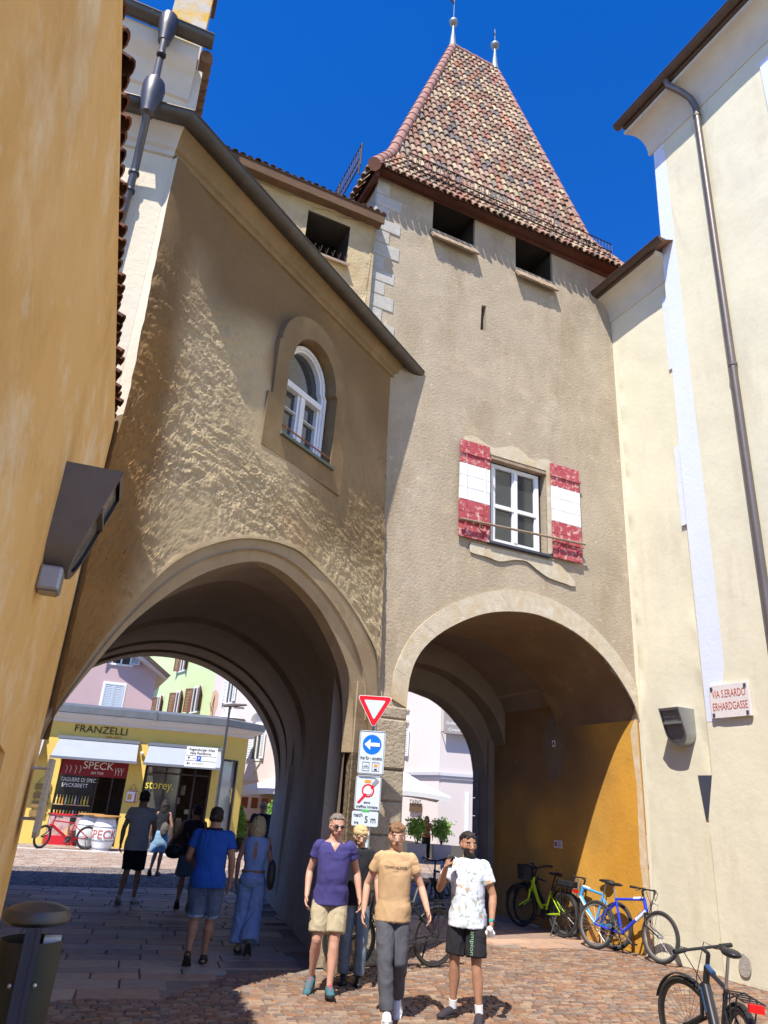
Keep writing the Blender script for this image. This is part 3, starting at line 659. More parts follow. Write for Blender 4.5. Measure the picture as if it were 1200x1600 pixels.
mb=MB(); mb.M=Matrix.Translation((0,-.17,0)); ringpoly(mb,fin,offs(fin,.05),.20,.33); ringpoly(mb,offs(fin,.045),offs(fin,.085),.225,.33)
wf=mb.build('window',M_wframe,gal)
mb=MB(); mb.M=Matrix.Translation((0,-.17,0)); mb.box(-2.55,-1.73,.20,.30,7.02,7.11); mb.box(-2.18,-2.10,.215,.31,6.3,7.02); 
for a,b in ((-2.55,-2.18),(-2.10,-1.73)):
    mb.box(a,a+.045,.24,.31,6.30,7.02); mb.box(b-.045,b,.24,.31,6.30,7.02); mb.box(a+.045,b-.045,.245,.31,6.72,6.735); mb.box(a+.045,b-.045,.24,.31,6.3,6.36)
mb.build('glazing_bars',M_wframe,wf,bevel=.004)
MB().holed([(a,b) for a,b in fin],[],y=.13).build('pane',M_glass,wf,recalc=False)
MB().box(-2.72,-1.55,-.17,.1,6.13,6.17).build('window_sill',mat('green_grey_sill',(.10,.12,.10),rough=.6),wf)
mb=MB(); mb.tube([(-2.68,-.10,6.30),(-1.6,-.10,6.30)],.012,6); mb.build('guard_bar',M_rust,wf)
MB().box(-2.8,-1.5,.4,.6,6.0,8.0).build('dark_room',M_black,gal)
# vault of left passage
FPf=FR(-2.13,17.46,72)
def G3(c,y=0): return [GF@V((p.x,y,p.y)) for p in c]
ax=(V((-2.13,17.46,0))-(J-GD*.5)); axn=ax.normalized()
nearc=[V((-5.02,0)),V((-5.02,1.1))]+gI+[V((-.5,1.3)),V((-.5,0))]
farI=[V((-5.6,0)),V((-5.6,1.0))]+[V((-2.75+2.85*cos(a),2.0+2.72*sin(a))) for a in [pi-pi*i/49 for i in range(50)]]+[V((.06,1)),V((0,0))]
A=[GF@V((p.x,0,p.y)) for p in nearc]; B=[FPf@V((p.x,0,p.y)) for p in farI]
def lofts(t,k=1.0,dz=0):
    out=[]
    for a,b in zip(A,B):
        p=a.lerp(b,t); out.append(p)
    c=(out[0]+out[-1])/2
    r=[]
    for p in out:
        q=p-c; 
        if p.z>2.15: f=min(1,(p.z-2.15)/1.0); r.append(c+V((q.x*(1+(k-1)*f),q.y*(1+(k-1)*f),q.z+dz*f)))
        else: r.append(p.copy())
    return r
gi=GF.inverted()
def L_(rows): return [[gi@p for p in r] for r in rows]
mb=MB(); mb.grid(L_([lofts(0),lofts(.04),lofts(.11)])); mb.grid(L_([lofts(.1101),lofts(.1102,1.0,.0)])); mb.build('front_vault',M_vault,gal,smooth=40)
mb=MB(); mb.grid(L_([lofts(.11),lofts(.1105,1.05,.14),lofts(.5,1.05,.14),lofts(.52,1.02,.07),lofts(.58,1.02,.07),lofts(.60,1.06,.14),lofts(.80,1.06,.14),lofts(.8005,1.03,.05),lofts(.92,1.03,.05),lofts(.9205,1.0,0),lofts(1.0,1,0)]))
mb=MB()
def colv(rowsA,rowsB,n):
    rr=[[a.lerp(b,i/n) for a,b in zip(rowsA,rowsB)] for i in range(n+1)]
    for r0,r1 in zip(rr,rr[1:]):
        for k in range(len(r0)-1):
            P4=[r0[k],r0[k+1],r1[k+1],r1[k]]; c=sum(P4,V((0,0,0)))/4
            if (r0[k]-r0[k+1]).length>.9:
                for s in range(10):
                    q=[r0[k].lerp(r0[k+1],s/10),r0[k].lerp(r0[k+1],(s+1)/10),r1[k].lerp(r1[k+1],(s+1)/10),r1[k].lerp(r1[k+1],s/10)]; c=sum(q,V((0,0,0)))/4
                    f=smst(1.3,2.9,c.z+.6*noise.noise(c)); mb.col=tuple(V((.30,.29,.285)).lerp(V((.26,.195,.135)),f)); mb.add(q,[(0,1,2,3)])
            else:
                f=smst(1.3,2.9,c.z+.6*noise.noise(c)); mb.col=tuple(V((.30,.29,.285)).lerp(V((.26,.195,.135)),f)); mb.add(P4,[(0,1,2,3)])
seq=[(.11,1,0),(.1105,1.05,.14),(.5,1.05,.14),(.52,1.02,.07),(.60,1.02,.07),(.64,1.04,.10),(.80,1.04,.10),(.8005,1.03,.05),(.92,1.03,.05),(.9205,1.0,0),(1.0,1,0)]
for (a,ka,da),(b,kb,db_) in zip(seq,seq[1:]): colv(L_([lofts(a,ka,da)])[0],L_([lofts(b,kb,db_)])[0],max(1,int((b-a)*28)))
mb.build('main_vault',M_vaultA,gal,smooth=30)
mb=MB()
ra=[A[-1],B[-1]]
def offp(p,d): return p+V((-axn.y,axn.x,0))*d
mb.add([gi@(offp(A[-1],.012)),gi@(offp(B[-1],.012)),gi@(offp(B[-1],.012)+V((0,0,2.17))),gi@(offp(A[-1],.012)+V((0,0,2.17)))],[(0,1,2,3)])

# iron plate in the passage wall
# back wall with arch opening
fa=[(p.x,p.y) for p in farI]
mb=MB(); mb.M=gi@FPf; mb.holed([(-7.5,0),(-5.6,0)]+fa[1:-1]+[(0,0),(1.5,0),(1.5,5.2),(-7.5,5.2)],[],y=.02); mb.build('rear_wall',M_cream2,gal)
mb=MB(); mb.M=gi@FPf; fo1=[V(p) for p in fa[1:-1]]; fo2=[V((-2.75+(p.x+2.75)*1.07,(p.y if p.y<2 else 2+(p.y-2)*1.08))) for p in fo1]
ring(mb,fo1,fo2,-.05,.06,list(range(0,len(fo1),6))+[len(fo1)-1]); mb.build('rear_arch_stones',mat('dark_rear_stone',(.2,.2,.21)),gal)
# body of the house (walls and roofs over the passage)
mb=MB(); mb.box(-5.0,-.1,.1,.35,8.6,9.0)
P=lambda x,y,z:(x,y,z)
def quad(mb,*p): return mb.add([gi@V(q) for q in p],[tuple(range(len(p)))])
g0=GF@V((-5.0,0,0)); g1=GF@V((.0,0,0)); b0=FPf@V((-7.5,0,0)); b1=FPf@V((.6,0,0)); c0=T0+TT*-9.2; c1=T0+TT*-5.6
def at(p,z): return V((p.x,p.y,z))
quad(mb,at(g0,9.0),at(g1,9.0),at(c1,9.9),at(c0,9.9)); quad(mb,at(c0+V((0,0,0)),7.6),at(c1,7.6),at(b1,5.2),at(b0,5.2))
quad(mb,at(b0,0),at(b0,5.2),at(c0,9.9),at(g0,9.0),at(g0,0)); quad(mb,at(b1,4.6),at(b1,5.2),at(c1,9.0),at(c1,4.6))
mb.build('house_body',M_cream2,gal)
# tiles along eave
mb=MB(); tiled(mb,[((-5.1,.02,9.10),(.3,.02,9.10)),((-5.1,1.6,9.75),(.3,1.6,9.75))],.18,.34,pal=PALD,seed=18); mb.build('roof_tiles',M_tile,gal,recalc=False)
# gutter around the corner (world coords -> local)
gn=V((GD.y,-GD.x,0)); cdv=azv(77); cn=V((cdv.y,-cdv.x,0)); go=.25
# mitre point
den=GD.x*(-cdv.y)-GD.y*(-cdv.x)
dif=(cn-gn)*go; s_=(dif.x*(-cdv.y)-dif.y*(-cdv.x))/den; mit=C+gn*go+GD*s_
gend=J+gn*go+GD*.52
zg=9.02
gutterpts=[at(mit-cdv*2.2,zg),at(mit,zg),at(gend,zg-.10)]
mb=MB(); gutter('g',mb,[gi@p for p in gutterpts],.11); mb.build('gutter',M_gutter,gal,smooth=40)
mb=MB(); mb.tube([(.28,-.1,9.0),(.12,.0,9.6)],.02,6); mb.build('iron_stay',M_iron,gal)
box_obj('iron_anchor',(-.17,-.14,-.05,-.035,4.74,5.42),M_rust,gal)
# side wall (cream) left of the corner
cs=MB(); cs.M=gi@CF; cs.holed([(-3,4),(0.0,4),(0.0,8.95),(-3,8.95)],[],y=-.004); cs.build('cream_side_wall',M_cream2,gal)
cs=MB(); cs.M=gi@CF; extr(cs,prof,-3,0,0,-mitre); cs.build('side_cornice',M_cornice,gal,smooth=30)
# ================================================================ UPPER CREAM STOREY behind
Q=C+azv(-13)*1.0; UF=FR(Q.x,Q.y,69)
up=thing('upper_cream_house','tall cream house top with moulded cornice above the gallery corner','house',UF)
mb=MB(); mb.box(-3.2,-.16,0,3.2,8.6,10.95); mb.build('wall',M_cream2,up)
pf=[(0,11.15),(-.04,11.17),(-.05,11.3),(-.12,11.42),(-.14,11.5),(-.26,11.62),(-.3,11.7),(-.3,11.9),(.1,11.9)]
pf=[(y,z-.5) for y,z in pf]
mb=MB(); extr(mb,pf,-3.2,-.16,0,0); mb.box(-.16,-.06,-.02,3,10.2,11.3); mb.build('cornice',M_cornice,up,smooth=30)
mb=MB(); gutter('g',mb,[(-3.3,-.38,11.5),(.0,-.38,11.5)],.11); mb.build('gutter',M_gutter,up,smooth=40)
mb=MB()
for i in range(16):
    z=11.40+i*.03; y=-.2+i*.2; mb.tube([(-.05,y,z),(-.05,y+.17,z+.07)],.09,8)
tiled(mb,[((-3.3,.1,11.56),(.05,.1,11.56)),((-3.3,3.2,12.8),(.05,3.2,12.8))],.18,.34,pal=PALD,seed=28)
mb.build('roof_tiles',mat('brown_verge_tiles',(.17,.10,.065),(.12,.075,.05),6,.9,.3),up,recalc=False)
ch=MB(); ch.box(-.70,-.17,.5,1.0,11.5,13.9); ch.build('chimney',mat('lichen_yellow_render',(.55,.50,.42),(.45,.40,.34),3,.9,.4,14,layers=[((.62,.36,.03),2.2,.46,.58,.9)]),up)
box_obj('chimney_cap',(-.76,-.11,.44,1.06,13.9,14.05),M_wood,up)
# rain pipe with two hopper heads: own thing
rp=thing('rain_pipe','lead-grey rain pipe with two hopper heads at the house corner','drainpipe',Matrix())
def hop(mb,c):
    mb.M=Matrix.Translation(c)@Matrix.Scale(1.0,4); mb.lathe([(.05,-.30),(.075,-.28),(.082,-.22),(.115,-.05),(.125,.12),(.11,.2)],16); mb.M=Matrix()
h2=V((-3.44,6.36,0)); 
hA=UF@V((-.60,-.46,11.30)); hB=CF@V((-.29,-.40,9.03))
mb=MB(); hop(mb,hA); mb.build('hopper_head',M_pipe,rp,smooth=40); mb=MB(); hop(mb,hB); mb.build('hopper_head',M_pipe,rp,smooth=40)
mb=MB(); mb.tube([hA+V((0,0,-.25)),hA.lerp(hB,.12)+V((0,0,-.2)),hA.lerp(hB,.9),hB+V((0,0,.1))],.043,12)
lo=CF@V((-.34,-.10,8.2)); mb.tube([hB+V((0,0,-.25)),hB.lerp(lo,.6)+V((0,0,-.1)),lo,CF@V((-.36,-.10,5.2))],.043,12); mb.build('pipe',M_pipe,rp,smooth=40)
mb=MB()
for t in (.45,.8): p=hA.lerp(hB,t); MB().tube([p,p+V((0,0,.03))],.058,12).build('collar',M_pipe,rp)
for z in (7.9,8.15): p=CF@V((-.34,-.10,z)); MB().tube([p,p+V((0,0,.03))],.06,12).build('collar',M_pipe,rp)
# ================================================================ YELLOW HOUSE left
yh=thing('yellow_house','ochre yellow plastered house wall rising close at the left edge','house',YF)
ex=[(-11+i*.25,.2+j*.25) for i in range(45) for j in range(20)]
mb=MB(); nic=[(-2.75,1.2),(-2.04,1.2),(-2.04,2.02),(-2.75,2.1)]
ex=[p for p in ex if not(-2.9<p[0]<-1.9 and 1<p[1]<2.3) and p[0]<-.1]
mb.holed([(-16,0),(0,0),(0,5.1),(-16,5.1)],[nic],y=0,extra=ex,fn=lambda x,z:nz(x,z,.7,.012) if x<-.05 and z<5.05 and not(-2.8<x<-1.95 and z<2.2) else 0)
mb.loopwall(nic,0,.3); mb.add([(-2.8,.3,1.1),(-2,.3,1.1),(-2,.3,2.2),(-2.8,.3,2.2)],[(0,1,2,3)])
mb.build('street_wall',M_yellow,yh,smooth=60,recalc=False)
mb=MB(); mb.box(-.25,-.003,.003,5,0,5.0); mb.box(-16,-.01,4.9,5,0,5.0); mb.build('side_walls',M_yellow,yh)
mb=MB(); tiled(mb,[((-16,.035,5.10),(-.02,.035,5.10)),((-16,2.6,6.5),(-.02,2.6,6.5))],.12,.36,pal=[lin(110,66,48),lin(92,56,42),lin(120,80,60)],seed=38,rise=.06); mb.build('roof_tiles',M_tile,yh,recalc=False)
mb=MB(); mb.add([(-16,-.0,5.10),(-.01,-.0,5.10),(-.01,2.6,6.45),(-16,2.6,6.45)],[(0,1,2,3)]); mb.add([(-16,5.1,5.10),(-.01,5.1,5.10),(-.01,2.6,6.45),(-16,2.6,6.45)],[(0,1,2,3)]); mb.add([(-.01,0,5.0),(-.01,5,5.0),(-.01,2.6,6.45)],[(0,1,2)]); mb.build('roof_deck',M_redwood,yh)
# ================================================================ CREAM HOUSE right
ch_=thing('cream_house','pale cream house row with white cove cornices along the right side','house',WF)
def wavy(x,z): return nz(x,z,.8,.018)+nz(x,z,2.6,.007)
ex=[(.1+i*.16,.1+j*.16) for i in range(9) for j in range(72)]
MB().holed([(0,0),(1.62,0),(1.62,11.75),(0,11.75)],[],y=0,extra=ex,fn=lambda x,z:wavy(x,z) if .05<x<1.6 and z<11.7 else 0).build('side_wall',M_cream,ch_,smooth=60,recalc=False)
ex=[(2.1+i*.2,.1+j*.2) for i in range(40) for j in range(74)]
nl=[(1.36,0),(1.36,2.0),(1.5,2.6),(1.52,8.0),(1.66,14.95),(16,14.95),(16,0)]
MB().holed(list(reversed(nl)),[],y=-.12,extra=ex,fn=lambda x,z:-.12+(wavy(x,z) if x>2.0 and z<14.9 else 0)).build('front_wall',M_cream,ch_,smooth=60,recalc=False)
mb=MB(); mb.loopwall(nl[:5],-.12,.05,closed=False); mb.build('corner_return',M_cream,ch_)
def cove(z0,d,h,n=8): return [(.02,z0-.03),(-.02,z0-.03),(-.03,z0)]+[(-.03-(d-.06)*(1-cos(pi/2*i/n)),z0+h*sin(pi/2*i/n)) for i in range(1,n+1)]+[(-d,z0+h),(-d,z0+h+.08),(.1,z0+h+.08)]
mb=MB(); extr(mb,[(y-.12,z) for y,z in cove(14.93,.42,.62)],1.64,16,.62,0); mb.build('cove_cornice',M_cornice,ch_,smooth=40)
mb=MB(); extr(mb,cove(11.72,.34,.42),-.05,1.64); mb.build('cove_cornice',M_cornice,ch_,smooth=40)
mb=MB(); gutter('g',mb,[(1.22,-.66,15.78),(16,-.66,15.78)],.10); mb.box(1.35,16,-.6,-.5,15.64,15.74); mb.build('gutter',M_brown,ch_,smooth=40)
mb=MB(); gutter('g',mb,[(-.28,-.44,12.28),(1.9,-.44,12.28)],.085); mb.box(-.1,1.6,-.4,-.3,12.17,12.26); mb.build('gutter',M_brown,ch_,smooth=40)
mb=MB(); mb.box(-.05,1.6,.05,4,11.7,12.3); mb.add([(1.3,-.6,15.7),(16,-.6,15.7),(16,4,18),(1.3,4,18)],[(0,1,2,3)]); mb.box(1.7,16,.1,4,0,15.6); mb.add([(-.2,-.4,12.25),(1.9,-.4,12.25),(1.9,4,14),(-.2,4,14)],[(0,1,2,3)]); mb.build('roof',mat('red_clay_roof',(.3,.14,.08),rough=.9),ch_)
mb=MB(); mb.add([(1.512,-.124,3.35),(1.93,-.124,3.35),(1.94,-.124,6.5),(1.94,-.124,14.9),(1.665,-.124,14.9),(1.53,-.124,8)],[(0,1,2,3,4,5)]); mb.build('blue_corner_stripe',M_blue,ch_)
mb=MB(); mb.box(4.15,5.5,-.145,-.1,12.3,14.55); mb.build('window_surround',M_blue,ch_)
casement(ch_,4.35,5.3,12.5,14.4,-.16); 
MB().box(1.40,1.6,-.03,.02,9.7,11.35).build('side_window_surround',M_blue,ch_); MB().box(1.34,1.5,-.045,.02,6.6,8.1).build('side_window_surround',M_blue,ch_)
mb=MB(); mb.add([(1.15,-.02,2.6),(1.46,-.02,2.6),(1.46,-.10,2.6),(1.23,-.03,2.0),(1.33,-.03,2.0),(1.15,.01,2.6),(1.23,.01,2.0),(1.33,.01,2.0),(1.46,.01,2.6)],[(0,1,4,3),(0,3,6,5),(1,8,7,4),(0,5,8,1)]); mb.build('shaded_wedge',M_slate,ch_)  # dark plate added in place of the shaded corner chamfer
mb=MB(); mb.holed([tuple(p) for p in crv([(2.1,.3),(2.5,.42),(2.9,.36),(3.4,.2),(3.4,.1),(2.9,.22),(2.55,.22),(2.2,.15),(2.1,.3)],40)[:-1]],[],y=-.142); mb.holed([tuple(p) for p in crv([(1.62,.2),(1.7,.36),(1.82,.28),(1.78,.12),(1.66,.1),(1.62,.2)],24)[:-1]],[],y=-.142)
mb.build('exposed_plaster',mat('grey_bare_plaster',(.42,.38,.33),(.33,.30,.26),18,.95,.8,40),ch_)
# downpipe
dp=thing('downpipe','bronze brown downpipe with swan neck on the cream house','drainpipe',WF)
mb=MB(); px=2.84
mb.tube([(px-.28,-.62,15.72),(px-.26,-.6,15.55),(px-.12,-.42,15.32),(px-.03,-.3,15.12),(px,-.21,14.9),(px,-.21,14.6),(px,-.21,8.9),(px,-.21,0)],.062,14); mb.build('pipe',M_pipeb,dp,smooth=40)
for z in (14.62,8.9,3.2): mb=MB(); mb.tube([(px,-.21,z),(px,-.21,z+.05)],.072,14); mb.box(px-.02,px+.02,-.21,-.1,z,z+.03); mb.build('pipe_clip',M_pipeb,dp)
# ================================================================ GROUND
def gpt(px,py): # not used for placement of objects
    pass
MB().add([(-120,-60,-.018),(160,-60,-.018),(160,220,-.018),(-120,220,-.018)],[(0,1,2,3)]).build('ground',M_asph,None,recalc=False)
tag(bpy.data.objects['ground'],kind='structure')
SETT=[lin(168,132,108),lin(160,122,98),lin(175,145,122),lin(150,115,95),lin(165,142,125),lin(145,125,112),lin(180,150,124),lin(155,132,118),lin(170,125,95),lin(138,112,98)]
GREY=[lin(150,135,125),lin(140,125,118),lin(165,148,135),lin(130,118,112),lin(158,132,116),lin(145,138,132)]
def inpoly(x,y,lp):
    c=False;n=len(lp);j=n-1
    for i in range(n):
        if (lp[i][1]>y)!=(lp[j][1]>y) and x<(lp[j][0]-lp[i][0])*(y-lp[i][1])/(lp[j][1]-lp[i][1])+lp[i][0]: c=not c
        j=i
    return c
def stone(mb,c,ux,uy,hx,hy,z,col,g=.007,ch=.010,jit=0,rd=random):
    vs=[]
    for (a,b) in ((-1,-1),(1,-1),(1,1),(-1,1)):
        vs.append((c[0]+ux[0]*a*(hx-g)+uy[0]*b*(hy-g),c[1]+ux[1]*a*(hx-g)+uy[1]*b*(hy-g),z-.03))
    for (a,b) in ((-1,-1),(1,-1),(1,1),(-1,1)):
        k=g+ch+rd.uniform(0,jit)
        vs.append((c[0]+ux[0]*a*(hx-k)+uy[0]*b*(hy-k),c[1]+ux[1]*a*(hx-k)+uy[1]*b*(hy-k),z+rd.uniform(-.002,.002)))
    mb.col=col; mb.add(vs,[(4,5,6,7),(0,1,5,4),(1,2,6,5),(2,3,7,6),(3,0,4,7)])
rd=random.Random(21)
fax=azv(-16); fx_=V((fax.y,-fax.x,0))   # along the passage / across
SLABP=[(-3.2,7.0),(-2.72,8.1),(-1.9,8.35),(-1.5,9.3),(-1.2,10.1),(-.35,10.0),(-2.2,16.9),(-3.2,17.2),(-5.9,16.2),(-9,15.0),(-8,9),(-4,6.5)]
RSTRIP=[(1.6,12.9),(2.3,12.6),(3.5,12.9),(4.5,12.9),(3.6,13.9),(2.6,16.6),(.9,14.9),(-1.0,16.9),(-1.0,14),(.2,12.3)]
def slabs(name,poly,u,v,col):
    mb=MB(); o=V((poly[0][0],poly[0][1],0)); r=-14.0
    while r<14:
        h=rd.choice((.27,.32,.36,.42)); s=-14+rd.uniform(0,.6)
        while s<14:
            l=rd.uniform(.45,1.15); c=o+u*(s+l/2)+v*(r+h/2)
            if inpoly(c.x,c.y,poly):
                f=rd.uniform(.85,1.12); k=rd.choice(col); stone(mb,c,u,v,l/2,h/2,.002+rd.uniform(-.003,.003),tuple(q*f for q in k),.006,.007,rd=rd)
            s+=l
        r+=h
    mb.col=None; return mb.build(name,M_slabs,None,recalc=False)
tag(slabs('paving_slabs',SLABP,fx_,fax,GREY),kind='structure')
tag(slabs('paving_slabs',RSTRIP,V((TT.x,TT.y,0)),V((WD.x,WD.y,0)),[lin(165,135,115),lin(150,130,118),lin(172,145,125)]),kind='structure')
def setts(name,poly,u,v,sx,sy,wave,col):
    mb=MB(); xs=[p[0] for p in poly]; ys=[p[1] for p in poly]; o=V(((min(xs)+max(xs))/2,(min(ys)+max(ys))/2,0)); R=hypot(max(xs)-min(xs),max(ys)-min(ys))/2
    r=-R
    while r<R:
        h=sy*rd.uniform(.85,1.15); s=-R+rd.uniform(0,sx)
        while s<R:
            l=sx*rd.uniform(.7,1.4); m=s+l/2
            c=o+u*m+v*(r+h/2+wave(m))
            if inpoly(c.x,c.y,poly) and not inpoly(c.x,c.y,SLABP) and not inpoly(c.x,c.y,RSTRIP):
                e=.05; d=(wave(m+e)-wave(m-e))/(2*e); uu=(u+v*d).normalized(); vv=V((-uu.y,uu.x,0))
                f=rd.uniform(.82,1.12); k=rd.choice(col); stone(mb,c,uu,vv,l/2,h/2,rd.uniform(-.003,.003),tuple(q*f for q in k),.003,.009,.003,rd=rd)
            s+=l
        r+=h
    mb.col=None; return mb.build(name,M_setts,None,recalc=False)
FRONT=[(-5,4.5),(-3,6),(6,5.5),(7,8),(5.2,12.2),(4.4,13.2),(.2,13.6),(-.2,10.3),(-.35,10.0),(-6,8)]
tag(setts('cobbles',FRONT,fx_,fax,.12,.070,lambda s:.05*sin(s*1.7),SETT),kind='structure')
ARC=[(-10,14.3),(-5.9,16.1),(-3.2,17.1),(-2.0,17),(.9,14.9),(2.9,16.3),(5.5,17.5),(8,28),(2.0,25.2),(-3,22.2),(-10,18.2)]
def fan(s):
    t=((s/.62)%1)-.5; return .17*sqrt(max(0,.26-t*t))*2
tag(setts('fan_cobbles',ARC,azv(75),V((-cos(radians(75)),sin(radians(75)),0)),.10,.085,fan,[lin(150,135,128),lin(135,122,118),lin(160,140,128),lin(120,110,108)]),kind='structure')
PLZ=[(-10,18.2),(-3,22.2),(2.0,25.2),(8,28),(14,34),(2,42),(-8,42),(-18,28),(-18,14)]
tag(setts('plaza_cobbles',PLZ,azv(76),V((-cos(radians(76)),sin(radians(76)),0)),.26,.13,lambda s:0,[lin(195,165,145),lin(185,155,135),lin(202,175,155),lin(178,150,130),lin(195,180,165)]),kind='structure')
box=MB(); M_=FR(-9,24.6,76); box.M=M_; box.box(-4,9,-.15,.15,-.03,.012); tag(box.build('stone_kerb_line',mat('pale_kerb_stone',(.55,.5,.46),rough=.8),None),kind='structure')
# ================================================================ SHOP
SF=FR(-8.6,26.8,76); sh=thing('shop','single storey yellow shop with grey flat roof edge across the square','shop',SF)
M_shop=mat('shop_yellow_paint',(.72,.52,.13),(.68,.49,.12),2,.85,.1,20)
M_shopw=mat('shop_white_cornice',(.60,.56,.52),(.56,.52,.48),2,.8)
M_lead=mat('lead_roof_edge',(.13,.14,.15),(.17,.18,.19),3,.5,metal=.3)
X1=3.3
hol=[[(-1.95,0),(.28,0),(.28,2.9),(-1.95,2.9)],[(.85,0),(3.15,0),(3.15,2.9),(.85,2.9)],[(-5.6,0),(-2.75,0),(-2.75,2.9),(-5.6,2.9)]]
mb=MB(); mb.holed([(-9,-.02),(X1,-.02),(X1,3.9),(-9,3.9)],[[(a,max(b,.0)) for a,b in h] for h in hol],y=0)
for h in hol: mb.loopwall(h,0,.35)
side=azv(76-52)
mb.build('facade',M_shop,sh,recalc=False)
s2=thing('shop','corner wing of the yellow shop with tall display window','shop',SF@Matrix.Translation((X1,0,0))@Matrix.Rotation(radians(38),4,'Z'))
bpy.data.objects.remove(s2)
RT=Matrix.Translation((X1,0,0))@Matrix.Rotation(radians(38),4,'Z')
mb=MB(); mb.M=RT; mb.holed([(0,-.02),(1.35,-.02),(1.35,3.9),(0,3.9)],[[(.25,.35),(.95,.35),(.95,3.05),(.25,3.05)]],y=0); mb.loopwall([(.25,.35),(.95,.35),(.95,3.05),(.25,3.05)],0,.2)
mb.box(1.34,1.36,0,5,0,3.9); mb.build('corner_facade',M_shop,sh,recalc=False)
mb=MB(); mb.M=RT; mb.add([(.25,.1,.35),(.95,.1,.35),(.95,.1,3.05),(.25,.1,3.05)],[(0,1,2,3)]); g=mb.build('display_window',mat('pale_display_glass',(.30,.31,.29),(.45,.43,.38),2,.12,spec=.9,layers=[((.10,.09,.07),1.5,.5,.7,.7)]),sh)
mb=MB(); mb.M=RT; 
for b in ((.22,.28,.33,3.08),(.92,.98,.33,3.08),(.28,.92,3.02,3.08),(.28,.92,.33,.38)): mb.box(b[0],b[1],-.02,.06,b[2],b[3])
mb.build('window_frame',M_blk,sh)
mb=MB(); pr=[(.0,3.88),(-.12,3.9),(-.16,4.0),(-.34,4.1),(-.38,4.18),(.1,4.2)]; extr(mb,pr,-9,X1,0,tan(radians(-19)))
mb.M=RT; extr(mb,pr,0,1.36,-tan(radians(-19)),-1); mb.build('cornice',M_shopw,sh,smooth=30)
mb=MB(); pr=[(-.40,4.18),(-.44,4.2),(-.44,4.42),(-.38,4.44),(.6,4.6),(.6,4.2)]; extr(mb,pr,-9,X1,0,tan(radians(-19)))
mb.M=RT; extr(mb,pr,0,1.3,-tan(radians(-19)),-1); mb.M=Matrix()
for x in (-3.4,.9,): mb.box(x-.06,x+.06,-.47,-.4,4.14,4.46)
mb.add([(-9,.5,4.58),(X1+.8,.5,4.58),(X1+1.5,6,4.7),(-9,6,4.7)],[(0,1,2,3)]); mb.build('roof_edge',M_lead,sh)
text('shop_name','FRANZELLI',.25,mat('dark_lettering',(.04,.045,.03)),sh,(-.86,-.02,3.6),width=1.75)
text('shop_subtitle','DAL 1950',.07,mat('orange_lettering',(.65,.16,.05)),sh,(-.42,-.02,3.47),width=.48)
# interior
mb=MB(); mb.add([(-9,1.6,0),(X1,1.6,0),(X1,1.6,3.4),(-9,1.6,3.4)],[(0,1,2,3)]); mb.add([(-9,.35,2.9),(X1,.35,2.9),(X1,1.6,2.9),(-9,1.6,2.9)],[(0,1,2,3)]); mb.build('shop_interior',mat('dark_shop_interior',(.03,.025,.022),(.07,.05,.035),5,.8,layers=[((.25,.14,.06),9,.62,.7,.6)]),sh)
M_redp=mat('dark_red_panel',(.22,.012,.02),rough=.5)
mb=MB(); mb.box(-1.94,.27,.10,.14,2.18,2.9); mb.build('speck_banner',M_redp,sh)
text('banner_word','SPECK',.25,mat('cream_letters',(.80,.74,.70)),sh,(-.72,.09,2.42),width=1.0); text('banner_word','AM TOR',.09,M_white,sh,(-.72,.09,2.25),width=.42)
mb=MB()
for x in (-1.75,-1.62,-1.45,-1.3): mb.tube([(x,.09,2.25),(x+.03,.09,2.42),(x-.02,.09,2.5)],.008,4)
for x in (-.12,-.02,.08): mb.tube([(x,.09,2.26),(x,.09,2.36),(x+.06,.09,2.5),(x-.04,.09,2.5),(x,.09,2.36)],.008,4)
mb.build('banner_drawing',M_white,sh)
M_shopg=mat('shop_glass',(.012,.012,.014),rough=.08,spec=.8)
mb=MB(); mb.add([(-1.94,.2,0),(-.72,.2,0),(-.72,.2,2.18),(-1.94,.2,2.18)],[(0,1,2,3)]); mb.build('shop_window',M_shopg,sh)
text('window_word','TAGLIERE DI SPECK',.13,M_white,sh,(-1.25,.185,1.98),width=1.25); text('window_word','SPECKBRETT',.13,M_white,sh,(-1.38,.185,1.80),width=.85)
mb=MB(); mb.box(-1.95,-.75,.05,.18,1.22,1.25); mb.build('shelf',mat('pale_wood',(.50,.33,.16)),sh)
mb=MB(); rd=random.Random(3)
for i in range(11):
    mb.col=rd.choice([(.5,.6,.1),(.7,.6,.3),(.15,.3,.08),(.6,.55,.5),(.5,.25,.05),(.1,.1,.08)]); x=-1.85+i*.1
    q=MB(); q.col=mb.col; q.lathe([(.03,1.25),(.03,1.42),(.012,1.48),(.012,1.54)],8,c=(x,.11,0)); q.build('bottle',mat('coloured_bottles',(.5,.5,.5),attr=True,rough=.2),sh)
    q=MB(); q.col=mb.col; q.lathe([(.028,.96),(.028,1.06)],8,c=(x,.10,0)); q.build('jar',mat('coloured_bottles',(.5,.5,.5)),sh)
mb.col=None
mb=MB(); mb.box(-2.0,-.74,.02,.2,.0,.95); mb.build('counter',mat('pictured_counter',(.62,.50,.48),(.36,.12,.10),2.4,.5,layers=[((.75,.45,.20),2.1,.55,.6,.8),((.55,.05,.06),3.0,.6,.62,.9)]),sh)
M_rt=mat('bright_red_paint',(.55,.02,.03),rough=.5); MB().box(-2.0,-.74,.0,.02,.90,.96).build('counter_trim',M_rt,sh); MB().box(-2.0,-.74,.0,.02,.0,.28).build('counter_plinth',M_rt,sh)
mb=MB()
for x in (-.7,-.2,.24): mb.box(x,x+.05,.1,.16,0,2.18)
for x in (.86,1.55,2.05,2.55,3.08): mb.box(x,x+.06,.1,.16,0,2.9)
